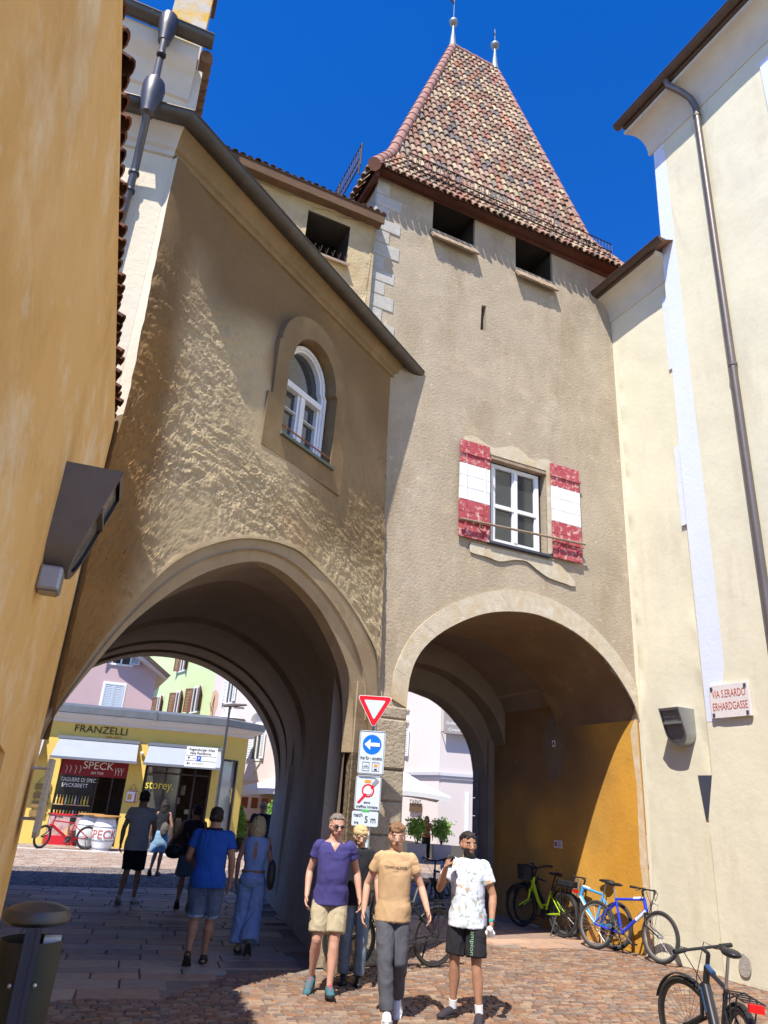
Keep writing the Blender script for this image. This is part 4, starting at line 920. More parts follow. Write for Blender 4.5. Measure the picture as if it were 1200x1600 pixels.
mb.box(.9,3.1,.1,.16,2.42,2.48); mb.box(.9,3.1,.1,.16,0,.12)
mb.build('door_frames',mat('dark_frame',(.05,.04,.035)),sh)
mb=MB(); mb.add([(.9,.14,.1),(2.1,.14,.1),(2.1,.14,2.9),(.9,.14,2.9)],[(0,1,2,3)]); mb.build('shop_window',mat('warm_reflective_glass',(.05,.05,.045),(.12,.11,.09),2,.1,spec=.8),sh)
text('window_name','storey.',.3,mat('yellow_letters',(.75,.62,.08)),sh,(1.42,.09,1.92),width=.95)
mb=MB(); mb.prism([(1.0,.9),(1.45,1.0),(1.5,1.7),(1.3,1.75),(1.1,1.5),(1.0,1.2)],'y',.3,.34); mb.build('yellow_display',mat('bright_yellow',(.85,.66,.02)),sh)
rd=random.Random(9); mb=MB()
for i in range(16): 
    x=rd.uniform(1,3); z=rd.uniform(.3,2.2); mb.box(x,x+rd.uniform(.08,.25),.4,.5,z,z+rd.uniform(.1,.4))
mb.build('display_goods',mat('display_goods',(.35,.28,.2),(.1,.12,.08),3,.7),sh)
def awning(x0,x1):
    mb=MB(); a=[];
    M_fab=mat('pale_grey_awning_fabric',(.33,.355,.40),(.30,.325,.37),2,.8)
    rows=[[ (x0+(x1-x0)*i/10+.06*(j/4)*(2*i/10-1), -.06-.72*j/4, 3.36-.62*j/4-.03*sin(pi*j/4)) for i in range(11)] for j in range(5)]
    rows2=[[(x,y,z-.012) for x,y,z in r] for r in rows]
    mb.grid(rows); mb.grid(rows2)
    t=thing('awning','pale grey awning','awning',SF)
    mb.build('fabric',M_fab,t,smooth=40)
    mb=MB(); mb.box(x0-.05,x1+.05,-.12,0.0,3.34,3.44); mb.box(x0-.08,x1+.08,-.83,-.76,2.66,2.74)
    for x in (x0+.02,x1-.02): mb.tube([(x,-.05,3.3),(x,-.45,2.75),(x,-.78,2.70)],.018,5)
    mb.build('awning_frame',mat('grey_awning_metal',(.16,.17,.19),rough=.5),t); return t
for (a,b,l) in ((-2.15,.48,'pale grey awning extended above the red banner of the shop'),(.85,3.35,'pale grey awning over the glass shopfront, beside the street lamp'),(-6,-2.62,'pale grey awning at the far left, half hidden by the yellow wall')):
    t=awning(a,b); t['label']=l; t['group']='shop awnings'
# small hanging boards
def hang(name,lab,x,z,w,h,n,col):
    t=thing(name,lab,'sign',SF@Matrix.Translation((x,-.05,z)))
    mb=MB()
    for i in range(n): mb.box(-w/2,w/2,-.02,.02,-h+(h/n)*i+.03,-h+(h/n)*(i+1)-.06*(n>1))
    mb.build('boards',col,t); mb=MB(); mb.tube([(-w*.35,0,0),(0,0,.22),(w*.35,0,0)],.008,4); 
    for s in (-1,1): mb.tube([(s*w*.35,0,0),(s*w*.35,0,-h)],.006,4)
    mb.build('cord',M_iron,t); return t
hang('hanging_planks','wooden planks hung in a ladder on cords by the shop front','sign' and -2.33,1.9,.5,1.1,4,mat('plank_wood',(.24,.14,.05),(.3,.18,.07),4,.8)) if False else hang('hanging_planks','wooden planks hung in a ladder on cords by the shop front',-2.33,1.9,.5,1.1,4,mat('plank_wood',(.24,.14,.05),(.3,.18,.07),4,.8))
t=hang('menu_board','small framed menu board hung on the yellow shop pier',.56,1.82,.34,.4,1,M_white)
mb=MB(); mb.box(-.13,0,-.03,-.021,-.3,-.12); mb.build('picture',mat('beer_picture',(.6,.35,.1)),t); mb=MB(); mb.box(.1,.15,-.03,-.021,-.36,-.06);mb.box(-.19,.19,-.03,.0,-.385,-.36);mb.box(-.19,.19,-.03,.0,-.04,-.01); mb.build('red_frame',M_redtxt,t)
for x,l in ((.47,'tiny white wall plate right of the second awning arm'),(.66,'round white security camera between the two awnings')):
    mb=MB(); mb.M=SF@Matrix.Translation((x,0,2.75 if x<.5 else 3.05)); 
    if x<.5: mb.box(-.07,.07,-.02,.0,-.05,.05)
    else: mb.ell((0,-.08,0),(.06,.06,.06)); mb.box(-.02,.02,-.06,0,-.02,.02)
    tag(mb.build('wall_plate' if x<.5 else 'security_camera',M_white,None,smooth=40),l,'sign' if x<.5 else 'camera')
# ================================================================ BACKGROUND HOUSES
M_pink=mat('dusty_pink_render',(.52,.37,.37),(.49,.35,.35),1,.9,.3,6); M_green=mat('lime_green_render',(.62,.74,.40),(.60,.71,.38),1,.9); M_pale=mat('pale_rose_render',(.74,.655,.62),(.70,.62,.585),1,.9)
M_shutg=mat('grey_blue_shutter',(.50,.56,.62),rough=.7); M_shutb=mat('brown_louvre_shutter',(.19,.085,.05),rough=.7); M_shutw=mat('white_louvre_shutter',(.72,.75,.76),rough=.7)
def louvre(mb,x0,x1,z0,z1,y,n=14,M=None):
    fr=.06*(x1-x0)/.5
    mb.box(x0,x0+fr,y-.05,y,z0,z1); mb.box(x1-fr,x1,y-.05,y,z0,z1); mb.box(x0+fr,x1-fr,y-.05,y,z0,z0+fr); mb.box(x0+fr,x1-fr,y-.05,y,z1-fr,z1)
    h=(z1-z0-2*fr)/n
    for i in range(n):
        z=z0+fr+i*h; mb.add([(x0+fr,y-.045,z),(x1-fr,y-.045,z),(x1-fr,y-.012,z+h*.95),(x0+fr,y-.012,z+h*.95)],[(0,1,2,3)])
def hwin(par,x0,x1,z0,z1,kind,ms,mf=None):
    f=MB(); m=.09
    if kind=='closed':
        for b in ((x0-m,x0,z0-m,z1+m),(x1,x1+m,z0-m,z1+m),(x0,x1,z1,z1+m),(x0,x1,z0-m,z0)): f.box(b[0],b[1],-.03,.01,b[2],b[3])
        w=f.build('window',mf or M_white,par); xm=(x0+x1)/2
        for a,b in ((x0,xm-.005),(xm+.005,x1)): q=MB(); louvre(q,a,b,z0,z1,-.005); q.build('shutter',ms,w)
    else:
        f.box(x0-.12,x1+.12,-.08,.02,z0-.1,z0-.02); f.box(x0,x1,-.012,.02,z1,z1+.1); w=f.build('window',mf or M_white,par)
        g=MB(); g.add([(x0,-.01,z0),(x1,-.01,z0),(x1,-.01,z1),(x0,-.01,z1)],[(0,1,2,3)]); g.build('pane',M_glass,w)
        g=MB(); xm=(x0+x1)/2; g.box(xm-.04,xm+.04,-.05,-.012,z0,z1); g.box(x0,x0+.06,-.05,-.012,z0,z1); g.box(x1-.06,x1,-.05,-.012,z0,z1); g.build('casement_bars',mf or M_white,w)
        hw=(x1-x0)/2
        for sx,xb in ((-1,x0),(1,x1)):
            q=MB(); q.M=Matrix.Translation((xb,-.03,0))@Matrix.Rotation(radians(-sx*25 if kind=='open' else -sx*6),4,'Z'); 
            a,b=((-hw,0) if sx<0 else (0,hw)); louvre(q,a,b,z0,z1,0); q.build('shutter',ms,w)
    return w
PKF=FR(-10.1,36.6,68); pk=thing('pink_house','dusty pink house with grey-blue louvred shutters behind the shop','house',PKF)
mb=MB(); mb.prism([(-12,0),(-.66,0),(-.66,7.35),(-1.9,8.1),(-3.2,8.3),(-12,8.3)],'y',0,8); mb.build('wall',M_pink,pk)
mb=MB(); mb.prism([(-.62,7.2),(-.2,6.95),(-2.9,8.8),(-3.2,8.6)],'y',-.8,8); mb.build('roof_soffit',mat('white_soffit',(.62,.55,.52)),pk)
mb=MB(); mb.prism([(-.25,7.0),(-.1,7.1),(-2.9,9.0),(-3.0,8.8)],'y',-.9,8); mb.build('roof_edge',M_brown,pk)
hwin(pk,-2.98,-2.08,5.3,6.5,'closed',M_shutg); hwin(pk,-5.5,-4.68,5.2,6.3,'closed',M_shutg); hwin(pk,-2.9,-2.0,7.5,8.2,'open',M_shutg)
GRF=FR(-4.7,33.5,147); gr=thing('green_house','lime green house with brown louvred shutters standing half open','house',GRF)
mb=MB(); mb.box(-26,-6.9,0,6,0,11.5); mb.build('wall',M_green,gr)
mb=MB(); mb.box(-26,-16.7,-.9,-.02,8.75,8.95); mb.box(-16.8,-16.2,-1.0,0,8.7,9.1); mb.build('roof_eave',M_wood,gr)
for a,b in ((-16.2,-15.3),(-12.75,-11.7),(-9.85,-8.7)): 
    w_=hwin(gr,a,b,6.05,7.35,'open',M_shutb)
hwin(gr,-12.9,-11.9,8.65,9.8,'open',M_shutb)
rs=thing('rose_house','pale rose house with white shutters, moulded window heads and scrolled aprons','house',GRF)
mb=MB(); mb.box(-6.9,2.6,.0,2.5,0,12); mb.build('wall',M_pale,rs)
mb=MB(); mb.box(-6.9,2.55,-.05,-.001,0,2.55); mb.build('lower_wall',mat('peach_render',(.72,.55,.42),rough=.9),rs)
hwin(rs,-4.9,-4.05,6.2,7.3,'flat',M_shutw); hwin(rs,-.95,-.05,3.45,4.6,'flat',M_shutw); hwin(rs,-4.9,-4.05,3.45,4.6,'flat',M_shutw); hwin(rs,-.95,-.05,6.2,7.3,'flat',M_shutw)
mb=MB()
for x,z in ((-4.47,6.0),(-.5,3.25),(-.5,6.0)):
    MB().prism([(x-.6,z+.05),(x+.6,z+.05),(x+.35,z-.12),(x,z-.45),(x-.35,z-.12)],'y',-.06,-.001).build('window_apron',mat('off_white_mouldings',(.72,.70,.64)),rs)
for x,z in ((-.5,4.75),(-4.47,4.75)):
    mb=MB(); mb.box(x-.72,x+.72,-.22,-.001,z,z+.12); ring(mb,[V((x+.62*cos(a),z+.35+.33*sin(a))) for a in [pi-pi*i/12 for i in range(13)]],[V((x+.78*cos(a),z+.35+.48*sin(a))) for a in [pi-pi*i/12 for i in range(13)]],-.2,-.001); mb.build('window_head',mat('off_white_mouldings',(.72,.70,.64)),rs)
mb=MB(); mb.add([(x,-.012,z) for x,z in [(-6.9,6.9),(-6.5,7.0),(-6.05,6.75),(-5.95,6.2),(-6.2,5.7),(-6.5,5.35),(-6.85,5.75),(-7.0,6.3)]],[tuple(range(8))]); mb.build('sundial_plate',mat('peach_sundial',(.62,.42,.28)),rs)
mb=MB(); mb.tube([(-6.5,-.02,6.7),(-6.45,-.03,5.6)],.02,4); mb.tube([(-6.5,-.02,6.7),(-6.75,-.03,5.9)],.015,4); mb.tube([(-6.9,-.02,6.1),(-6.45,-.25,6.3)],.012,4); mb.build('sundial_lines',M_iron,rs)
HO=V((3.06,32.0,0)); HF=FR(HO.x,HO.y,149); HF2=FR(HO.x,HO.y,83)
ho=thing('hotel','pale rose corner building with grey string course seen through the right passage','building',HF)
hi=HF.inverted()
mb=MB(); mb.box(-12,0,0,5,0,10); mb.build('wall',M_pale,ho)
mb=MB(); mb.M=hi@HF2; mb.box(0,9,.02,4,0,10); mb.build('side_wall',mat('greyer_rose_render',(.58,.52,.50),rough=.9),ho)
mb=MB(); mb.box(-12,.12,-.12,-.001,3.2,3.32); mb.box(-12,.06,-.06,-.001,3.08,3.2); mb.M=hi@HF2; mb.box(-.05,9,-.12,.015,3.2,3.32); mb.box(-.02,9,-.06,.015,3.08,3.2); mb.build('string_course',mat('grey_string_course',(.50,.50,.54)),ho)
w_=hwin(ho,-3.7,-2.75,4.0,5.2,'flat',M_shutw); mb=MB(); mb.box(-3.9,-2.4,-.14,-.001,5.45,5.58); mb.box(-3.9,-2.4,-.1,-.001,6.0,6.1); mb.build('window_head',M_shopw,ho)
mb=MB(); mb.M=hi@HF2; mb.box(.0,.0,0,0,0,0); mb.box(1.12,1.3,-.02,.015,.2,2.6); mb.build('side_door_frame',M_blue,ho)
mb=MB(); mb.box(-12,.0,-.03,-.001,0,.55); mb.M=hi@HF2; mb.box(.0,9,-.03,.018,0,.55); mb.build('plinth',mat('dark_plinth',(.10,.095,.085)),ho)
def T2(par,*a,**k):
    o=text(*a[:4],par,*a[4:],**k); return o
sg=thing('hotel_sign','grey-brown hanging hotel sign with white lettering','sign',HF2@Matrix.Translation((.05,-.35,4.85)))
mb=MB(); mb.box(0,1.5,-.05,.05,0,1.2); mb.build('board',mat('taupe_board',(.30,.27,.25)),sg,bevel=.04); mb=MB(); mb.tube([(0,0,1.2),(0,.35,1.35)],.02,5); mb.tube([(0,0,.1),(0,.35,.1)],.02,5); mb.build('bracket',M_iron,sg)
text('hotel_word','HOTEL',.26,M_white,sg,(.25,-.055,.82),align='LEFT'); text('hotel_stars','* * * *',.1,M_white,sg,(.75,-.055,.62)); text('hotel_name','Goldenes Kreuz',.14,M_white,sg,(.08,-.055,.40),align='LEFT',width=1.3); text('hotel_name','Croce d\'oro',.14,M_white,sg,(.2,-.055,.13),align='LEFT',width=1.0)
tp=thing('tapas_sign','brown wooden sign reading TAPAS under the parasol','sign',HF@Matrix.Translation((-1.5,-.08,1.93)))
box_obj('board',(-.45,.42,-.03,.03,-.22,.12),mat('brown_board',(.13,.08,.05)),tp); text('sign_word','TAPAS',.26,M_blk,tp,(-.0,-.04,.02),width=.85)
def umbrella(name,lab,M,hw,hd,zt,zb,grp):
    t=thing(name,lab,'parasol',M,grp); mb=MB(); c=(0,0,zt); n=24; edge=[]
    for i in range(4):
        a=[(-hw,-hd),(hw,-hd),(hw,hd),(-hw,hd)][i]; b=[(hw,-hd),(hw,hd),(-hw,hd),(-hw,-hd)][i]
        for k in range(6): s=k/6; edge.append((a[0]+(b[0]-a[0])*s,a[1]+(b[1]-a[1])*s,zb+.16*sin(pi*s)**1.0*.9))
    rows=[[c]*25,[(x*.5,y*.5,zt+(z-zt)*.55) for x,y,z in edge+[edge[0]]],[ (x,y,z) for x,y,z in edge+[edge[0]]],[(x,y,z-.16) for x,y,z in edge+[edge[0]]]]
    mb.grid(rows); mb.build('canopy',mat('off_white_canvas',(.60,.59,.56),(.55,.54,.52),2,.9),t,smooth=60); mb=MB(); mb.tube([(0,0,0),(0,0,zt+.05)],.035,8); mb.build('pole',M_alu,t)
    mb=MB()
    for a in ((-hw,-hd),(hw,-hd),(hw,hd),(-hw,hd)): mb.tube([(a[0]*.97,a[1]*.97,zb+.02),(0,0,zt-.5)],.015,4)
    mb.build('ribs',M_alu,t); return t
umbrella('parasol','off-white square parasol in front of the TAPAS sign',FR(1.4,29.2,85),1.62,1.5,3.15,2.28,'cafe parasols')
umbrella('parasol','white parasol beyond the yellow shop corner',FR(-3.5,31.5,80),1.7,1.6,2.75,2.05,'cafe parasols')
# ================================================================ planters, bushes
def leaves(mb,c,r,n,s,rd,fn=None):
    for i in range(n):
        while True:
            p=V((rd.uniform(-1,1),rd.uniform(-1,1),rd.uniform(-1,1)))
            if .25<p.length<1: break
        p=p*(.78+.75*noise.noise(p*2.2+V(c))); q=V((c[0]+p.x*r[0],c[1]+p.y*r[1],c[2]+p.z*r[2]))
        a=V((rd.gauss(0,1),rd.gauss(0,1),rd.gauss(0,1))).normalized(); b=a.cross(V((rd.gauss(0,1),rd.gauss(0,1),rd.gauss(0,1)))).normalized(); l=s*rd.uniform(.6,1.3)
        mb.add([q-a*l,q+b*l*.4,q+a*l,q-b*l*.4],[(0,1,2,3)])
def planter(M,lab,seed,r=.48):
    t=thing('potted_bush',lab,'plant',M,'clipped bushes in tall square planters'); rd=random.Random(seed)
    mb=MB(); mb.add([(-.3,-.3,0),(.3,-.3,0),(.3,.3,0),(-.3,.3,0),(-.36,-.36,.75),(.36,-.36,.75),(.36,.36,.75),(-.36,.36,.75)],[(0,3,2,1),(4,5,6,7),(0,1,5,4),(1,2,6,5),(2,3,7,6),(3,0,4,7)]); mb.build('planter',mat('taupe_planter',(.36,.31,.31),rough=.7),t)
    mb=MB(); 
    for i in range(6): mb.tube([(0,0,.7),(rd.uniform(-.25,.25),rd.uniform(-.25,.25),1.35)],.018,5)
    mb.build('stems',M_bark,t); mb=MB(); leaves(mb,(0,0,1.3),(r,r,.46),2200,.055,rd); mb.build('foliage',M_leaf,t,recalc=False)
planter(FR(2.1,30.2,90,-.14),'round leafy bush in a taupe planter left of the TAPAS doorway',5,.5)
planter(FR(3.1,30.6,90,-.14),'round leafy bush in a planter right beside the hotel corner',6,.47)
for x,y,h,l in ((-4.7,30.2,1.5,'small bright green conifer left of the bald man'),(-3.35,28.4,1.9,'taller bright green conifer right of the bald man')):
    t=thing('potted_conifer',l,'plant',FR(x,y,90),'bright green conifers in tubs'); rd=random.Random(int(h*10)); mb=MB(); mb.lathe([(.16,0),(.22,.4),(.2,.4)],14); mb.build('tub',M_dark,t); mb=MB()
    MB().tube([(0,0,.3),(0,0,h*.8)],.03,5).build('stem',M_bark,t)
    for k in range(7): leaves(mb,(rd.uniform(-.08,.08),rd.uniform(-.08,.08),.5+k*(h-.5)/7),(.36*(1-k/8.5),.36*(1-k/8.5),.22),220,.05,rd)
    mb.build('foliage',M_leaf2,t,recalc=False)
mb=MB(); mb.M=FR(-4.5,31,100); rd=random.Random(5)
t=thing('wooden_bar_front','reddish brown wooden bar front under the white parasol','bar',FR(-3.9,30.6,100))
for i in range(9): box_obj('panel',(-2+i*.42,-1.62+i*.42,0,.05,0,1.0),mat('reddish_wood',(.30,.10,.05),(.24,.09,.05),3,.7),t)
box_obj('counter_top',(-2.05,1.8,-.15,.3,1.0,1.05),mat('pale_wood',(.50,.33,.16)),t)
for i in range(9): box_obj('shelf_bottle_row',(-2+i*.42,-1.75+i*.42,.5,.6,1.45,1.85),mat('reddish_wood',(.30,.10,.05)),t)
# ================================================================ barrels, chairs
def barrel(M,lab,word):
    t=thing('barrel_table',lab,'table',M,'white barrel tables outside the shop')
    pr=[(.27,0)]+[(.27+.10*sin(pi*i/12),.04+.92*i/12) for i in range(13)]+[(.26,.97)]
    MB().lathe(pr,28).build('barrel',M_white,t,smooth=40)
    mb=MB()
    for z in (.07,.30,.68,.92):
        r=.27+.10*sin(pi*(z-.04)/.92); mb.lathe([(r+.002,z-.025),(r+.008,z),(r+.002,z+.025)],28,cap=False)
    mb.build('hoops',mat('grey_hoops',(.35,.38,.42),rough=.4,metal=.5),t,smooth=40)
    MB().lathe([(.40,.985),(.42,.99),(.42,1.02),(.40,1.025)],32).build('table_top',mat('orange_wood_top',(.52,.28,.09),(.44,.22,.07),4,.5),t)
    if word:
        o=text('barrel_word',word,.26,M_redtxt,t,(0,0,0),width=.62)
        for v in o.data.vertices:
            a=v.co.x/.38; r=.378-v.co.z*.6; z=v.co.y; v.co=V((sin(a)*r,-cos(a)*r,z+.36))
        o.scale=(1,1,1); o.rotation_euler=(0,0,0)
        # width wrap
    return t
barrel(FR(-8.25,25.35,80),'white barrel table lettered in red with round orange wooden top','SPECK')
barrel(FR(-9.0,26.05,80),'plain white barrel table just behind the lettered one','')
def chair(M,lab,m):
    t=thing('bistro_chair',lab,'chair',M,'folding bistro chairs at the barrels')
    box_obj('seat',(-.2,.2,-.2,.2,.44,.46),m,t,.005); MB().box(-.2,.2,.19,.21,.68,.86).build('backrest',m,t,bevel=.01)
    for s in (-1,1):
        MB().tube([(s*.2,-.2,0),(s*.2,.2,.44),(s*.2,.2,.86)],.012,6).build('leg',M_blk,t); MB().tube([(s*.18,.24,0),(s*.18,-.18,.44)],.012,6).build('leg',M_blk,t)
    MB().tube([(-.2,-.1,.1),(.2,-.1,.1)],.01,5).build('stretcher',M_blk,t); return t
chair(FR(-7.45,26.1,150),'grey folding bistro chair right of the barrels',mat('grey_blue_seat',(.20,.22,.27)))
chair(FR(-9.55,26.4,60),'black folding bistro chair left of the barrels',M_blk)
chair(FR(-10.6,27.0,30),'turquoise-seated bistro chair behind the red bicycle',mat('turquoise_seat',(.02,.42,.36)))
# ================================================================ street lamp
lp=thing('street_lamp','grey street lamp post with flat head and a white direction sign','street lamp',FR(-4.55,24.0,85,.323)@Matrix.Scale(.828,4))
MB().tube([(0,0,-.39),(0,0,1.2),(0,0,5.1)],[.075,.06,.045],12).build('pole',M_pipe,lp,smooth=40)
mb=MB(); mb.prism([(-.28,5.14),(.1,5.2),(.62,5.22),(.66,5.17),(.1,5.08),(-.25,5.05)],'y',-.12,.12); mb.build('lamp_head',M_steel,lp,bevel=.02); MB().box(.15,.55,-.09,.09,5.03,5.09).build('lens',M_lampglass,lp)
sn=MB().box(-1.38,-.22,-.09,-.07,2.78,3.5).build('direction_sign',M_white,lp)
text('sign_word','Regensburger Allee',.10,M_blk,sn,(-.80,-.095,3.36),width=.95); text('sign_word','viale Ratisbona',.10,M_blk,sn,(-.85,-.095,3.23),width=.8)
mb=MB(); mb.box(-1.36,-.24,-.096,-.091,3.17,3.18); mb.box(-1.36,-.24,-.096,-.091,2.99,3.0); mb.tube([(-1.25,-.095,3.03),(-1.25,-.095,3.13)],.01,4); mb.tube([(-1.29,-.095,3.09),(-1.25,-.095,3.14),(-1.21,-.095,3.09)],.01,4)
mb.tube([(-1.3,-.095,2.9),(-1.18,-.095,2.9)],.01,4); mb.tube([(-1.25,-.095,2.94),(-1.3,-.095,2.9),(-1.25,-.095,2.86)],.01,4); mb.box(-1.1,-1.0,-.096,-.091,3.07,3.085)
for i in range(6): mb.tube([(-1.1+i*.07,-.095,2.87),(-1.06+i*.07,-.095,2.93)],.006,4)
mb.build('sign_arrows',M_blk,sn)
pb=MB().box(-.96,-.8,-.098,-.091,3.0,3.16).build('parking_panel',mat('sign_blue',(.01,.10,.52),rough=.4),sn); text('parking_letter','P',.11,M_white,pb,(-.88,-.10,3.025))
# ================================================================ sign post
M_sb=mat('traffic_blue',(.006,.16,.62),rough=.35); M_sr=mat('traffic_red',(.68,.012,.02),rough=.35); M_sw=mat('sign_white',(.62,.68,.74),(.58,.64,.70),5,.35)
spz=FR(.0685,9.92,90,.165)@Matrix.Scale(.912,4); sp=thing('sign_post','grey traffic sign post with four stacked signs and stickers','sign post',spz)
MB().tube([(0,0,-.18),(0,0,3.05)],.032,14).build('pole',M_alu,sp,smooth=40)
rd=random.Random(12)
for i in range(16):
    mb=MB()
    z=rd.uniform(.75,1.68); a=rd.uniform(-2.6,-.5); mb.col=rd.choice([(.7,.7,.7),(.65,.65,.62),(.1,.15,.4),(.6,.15,.2),(.7,.35,.45),(.05,.05,.05),(.3,.5,.6),(.75,.72,.7)])
    h=rd.uniform(.02,.05); vs=[]
    for k in range(5):
        b=a+k*.22; vs+=[(cos(b)*.0335,sin(b)*.0335,z-h),(cos(b)*.0335,sin(b)*.0335,z+h)]
    mb.add(vs,[(2*k,2*k+2,2*k+3,2*k+1) for k in range(4)]); mb.build('sticker',mat('stickers',(.5,.5,.5),attr=True,rough=.5),sp)
def rrect(x0,x1,z0,z1,r=.03,n=4):
    out=[]
    for cx,cz,a0 in ((x1-r,z1-r,0),(x0+r,z1-r,pi/2),(x0+r,z0+r,pi),(x1-r,z0+r,1.5*pi)):
        for i in range(n+1): a=a0+pi/2*i/n; out.append((cx+r*cos(a),cz+r*sin(a)))
    return out
def tri(cx,ct,R,r=.03):
    # downward rounded triangle: centre cx, centroid z ct, circumradius R
    out=[]
    for k in range(3):
        a=-pi/2+2*pi*k/3; c=(cx+(R-2*r)*cos(a),ct+(R-2*r)*sin(a))
        for i in range(5): b=a-pi/3+2*pi/3*i/4; out.append((c[0]+r*cos(b),c[1]+r*sin(b)))
    return out
yt=MB().prism(tri(-.02,3.21,.31,.035),'y',-.065,-.045).build('yield_sign',M_white,sp)
MB().prism(tri(-.02,3.21,.295,.03),'y',-.069,-.066).build('red_border',M_sr,yt); MB().prism(tri(-.02,3.21,.185,.012),'y',-.073,-.070).build('white_field',M_sw,yt)
a1=MB().prism(rrect(-.205,.165,2.275,2.87),'y',-.065,-.045).build('arrow_sign',M_sw,sp)
mb=MB(); mb.add([(-.02+.135*cos(2*pi*i/32),-.067,2.68+.135*sin(2*pi*i/32)) for i in range(32)],[tuple(range(32))]); mb.build('blue_disc',M_sb,a1)
mb=MB(); mb.prism([(-.13,2.68),(-.045,2.755),(-.045,2.705),(.09,2.705),(.09,2.655),(-.045,2.655),(-.045,2.605)],'y',-.071,-.068); mb.build('white_arrow',M_white,a1)
text('sign_word','frei für - eccetto',.045,M_blk,a1,(-.02,-.067,2.475),width=.31)
mb=MB()
def frame_(x0,x1,z0,z1,t=.004):
    for b in ((x0,x1,z0,z0+t),(x0,x1,z1-t,z1),(x0,x0+t,z0,z1),(x1-t,x1,z0,z1)): mb.box(b[0],b[1],-.069,-.066,b[2],b[3])
frame_(-.195,.155,2.285,2.86); frame_(-.14,-.04,2.32,2.44); frame_(.0,.1,2.32,2.44)
for cx in (-.113,-.067):
    mb.grid([[(cx+.018*cos(2*pi*i/14)*k,-.0675,2.365+.018*sin(2*pi*i/14)*k) for i in range(15)] for k in (1,.8)])
mb.tube([(-.113,-.067,2.365),(-.1,-.067,2.395),(-.075,-.067,2.395),(-.09,-.067,2.365),(-.1,-.067,2.395)],.002,4); mb.tube([(-.067,-.067,2.365),(-.078,-.067,2.405)],.002,4); mb.box(.03,.07,-.069,-.066,2.335,2.355)
mb.build('bicycle_and_bus_symbols',M_blk,a1); MB().box(.025,.075,-.069,-.066,2.38,2.415).build('orange_symbol',mat('orange_paint',(.8,.3,.03)),a1)
a2=MB().prism(rrect(-.215,.145,1.80,2.26),'y',-.065,-.045).build('zone_sign',M_sw,sp)
mb=MB(); N_=36; cx,cz=-.035,2.06; mb.grid([[(cx+r*cos(2*pi*i/N_),-.068,cz+r*sin(2*pi*i/N_)) for i in range(N_+1)] for r in (.088,.068)]); mb.prism([(-.18,1.90),(-.15,1.89),(.115,2.19),(.085,2.21)],'y',-.07,-.0685); mb.build('red_ring',M_sr,a2)
MB().prism([(.01,2.15),(.08,2.23),(.11,2.19),(.05,2.12)],'y',-.071,-.0705).build('sticker',mat('grey_sticker',(.25,.28,.3)),a2)
mb=MB(); mb.prism([(cx+.05*cos(a),cz+.05*sin(a)) for a in [2*pi*i/20 for i in range(20)]],'y',-.073,-.071); mb.build('white_sticker',M_white,a2)
text('sign_word','Verkehrsbeschränkung',.022,M_blk,a2,(-.06,-.067,2.225),width=.24); text('sign_word','zona',.03,M_blk,a2,(-.04,-.067,1.895),width=.09); text('sign_word','traffico limitato',.036,M_blk,a2,(-.035,-.067,1.835),width=.30)
box_obj('orange_sticker',(-.09,.0,-.0675,-.066,2.16,2.2),mat('orange_paint',(.8,.3,.03)),a2)
mb=MB(); frame_(-.208,.138,1.808,2.252); mb.build('sign_border',M_blk,a2)
a3=MB().prism(rrect(-.235,.13,1.60,1.79,.02),'y',-.065,-.045).build('distance_sign',M_sw,sp)
text('sign_word','nach',.05,M_blk,a3,(-.15,-.067,1.72),width=.12); text('sign_word','5 m',.085,M_blk,a3,(.02,-.067,1.65),width=.15); text('sign_word','tra',.035,M_blk,a3,(-.17,-.067,1.63),width=.06)
box_obj('green_sticker',(-.1,.0,-.07,-.066,1.785,1.815),mat('green_paint',(.08,.5,.12)),a3)
# ================================================================ wall lamps, street plate, wedge etc
def trough_lamp(M,lab,mt,w=.42,h=.58,dt=.5,db=.26,small=False):
    t=thing('wall_lamp',lab,'wall lamp',M,'metal trough wall lamps')
    # profile in x,z : flat top, half-round bottom ; front plane slants
    pr=[(-w/2,0),(w/2,0),(w/2,-(h-w/2))]+[(w/2*cos(a),-(h-w/2)+w/2*sin(a)) for a in [-pi*i/14 for i in range(1,14)]]+[(-w/2,-(h-w/2))]
    def fy(z): return -(dt+(db-dt)*(-z/h))
    n=len(pr); mb=MB(); vs=[(x,0.0,z) for x,z in pr]+[(x,fy(z),z) for x,z in pr]
    mb.add(vs,[tuple(range(n-1,-1,-1))]+[(i,(i+1)%n,n+(i+1)%n,n+i) for i in range(n)]); mb.build('housing',mt,t,smooth=35)
    k=.86; pr2=[(x*k,-h/2+(z+h/2)*k) for x,z in pr]
    mb=MB(); vs=[(x,fy(z)-.002,z) for x,z in pr]+[(x,fy(z)-.002,z) for x,z in pr2]; mb.add(vs,[(i,(i+1)%n,n+(i+1)%n,n+i) for i in range(n)])
    zb=-h*.40; mb.box(-w*.44,w*.44,fy(zb)-.01,fy(zb)+.03,zb-.015,zb+.015); mb.build('front_rim',mt,t)
    mb=MB(); mb.add([(x,fy(z)+.02,z) for x,z in pr2],[tuple(range(n))]); mb.build('lens',M_lampglass,t)
    return t
trough_lamp(WF@Matrix.Translation((.98,0,3.58))@Matrix.Rotation(radians(-0),4,'Z'),'pale aluminium trough lamp on the cream wall near the ochre passage',M_alu,.40,.56,.34,.16)
L1=trough_lamp(YF@Matrix.Translation((-2.35,0,3.62)),'dark steel trough lamp on the yellow wall beside the big arch',M_steel,.40,.64,.32,.13)
t=thing('floodlight_box','small grey box light below the large steel lamp','wall lamp',YF@Matrix.Translation((-2.45,0,3.0)))
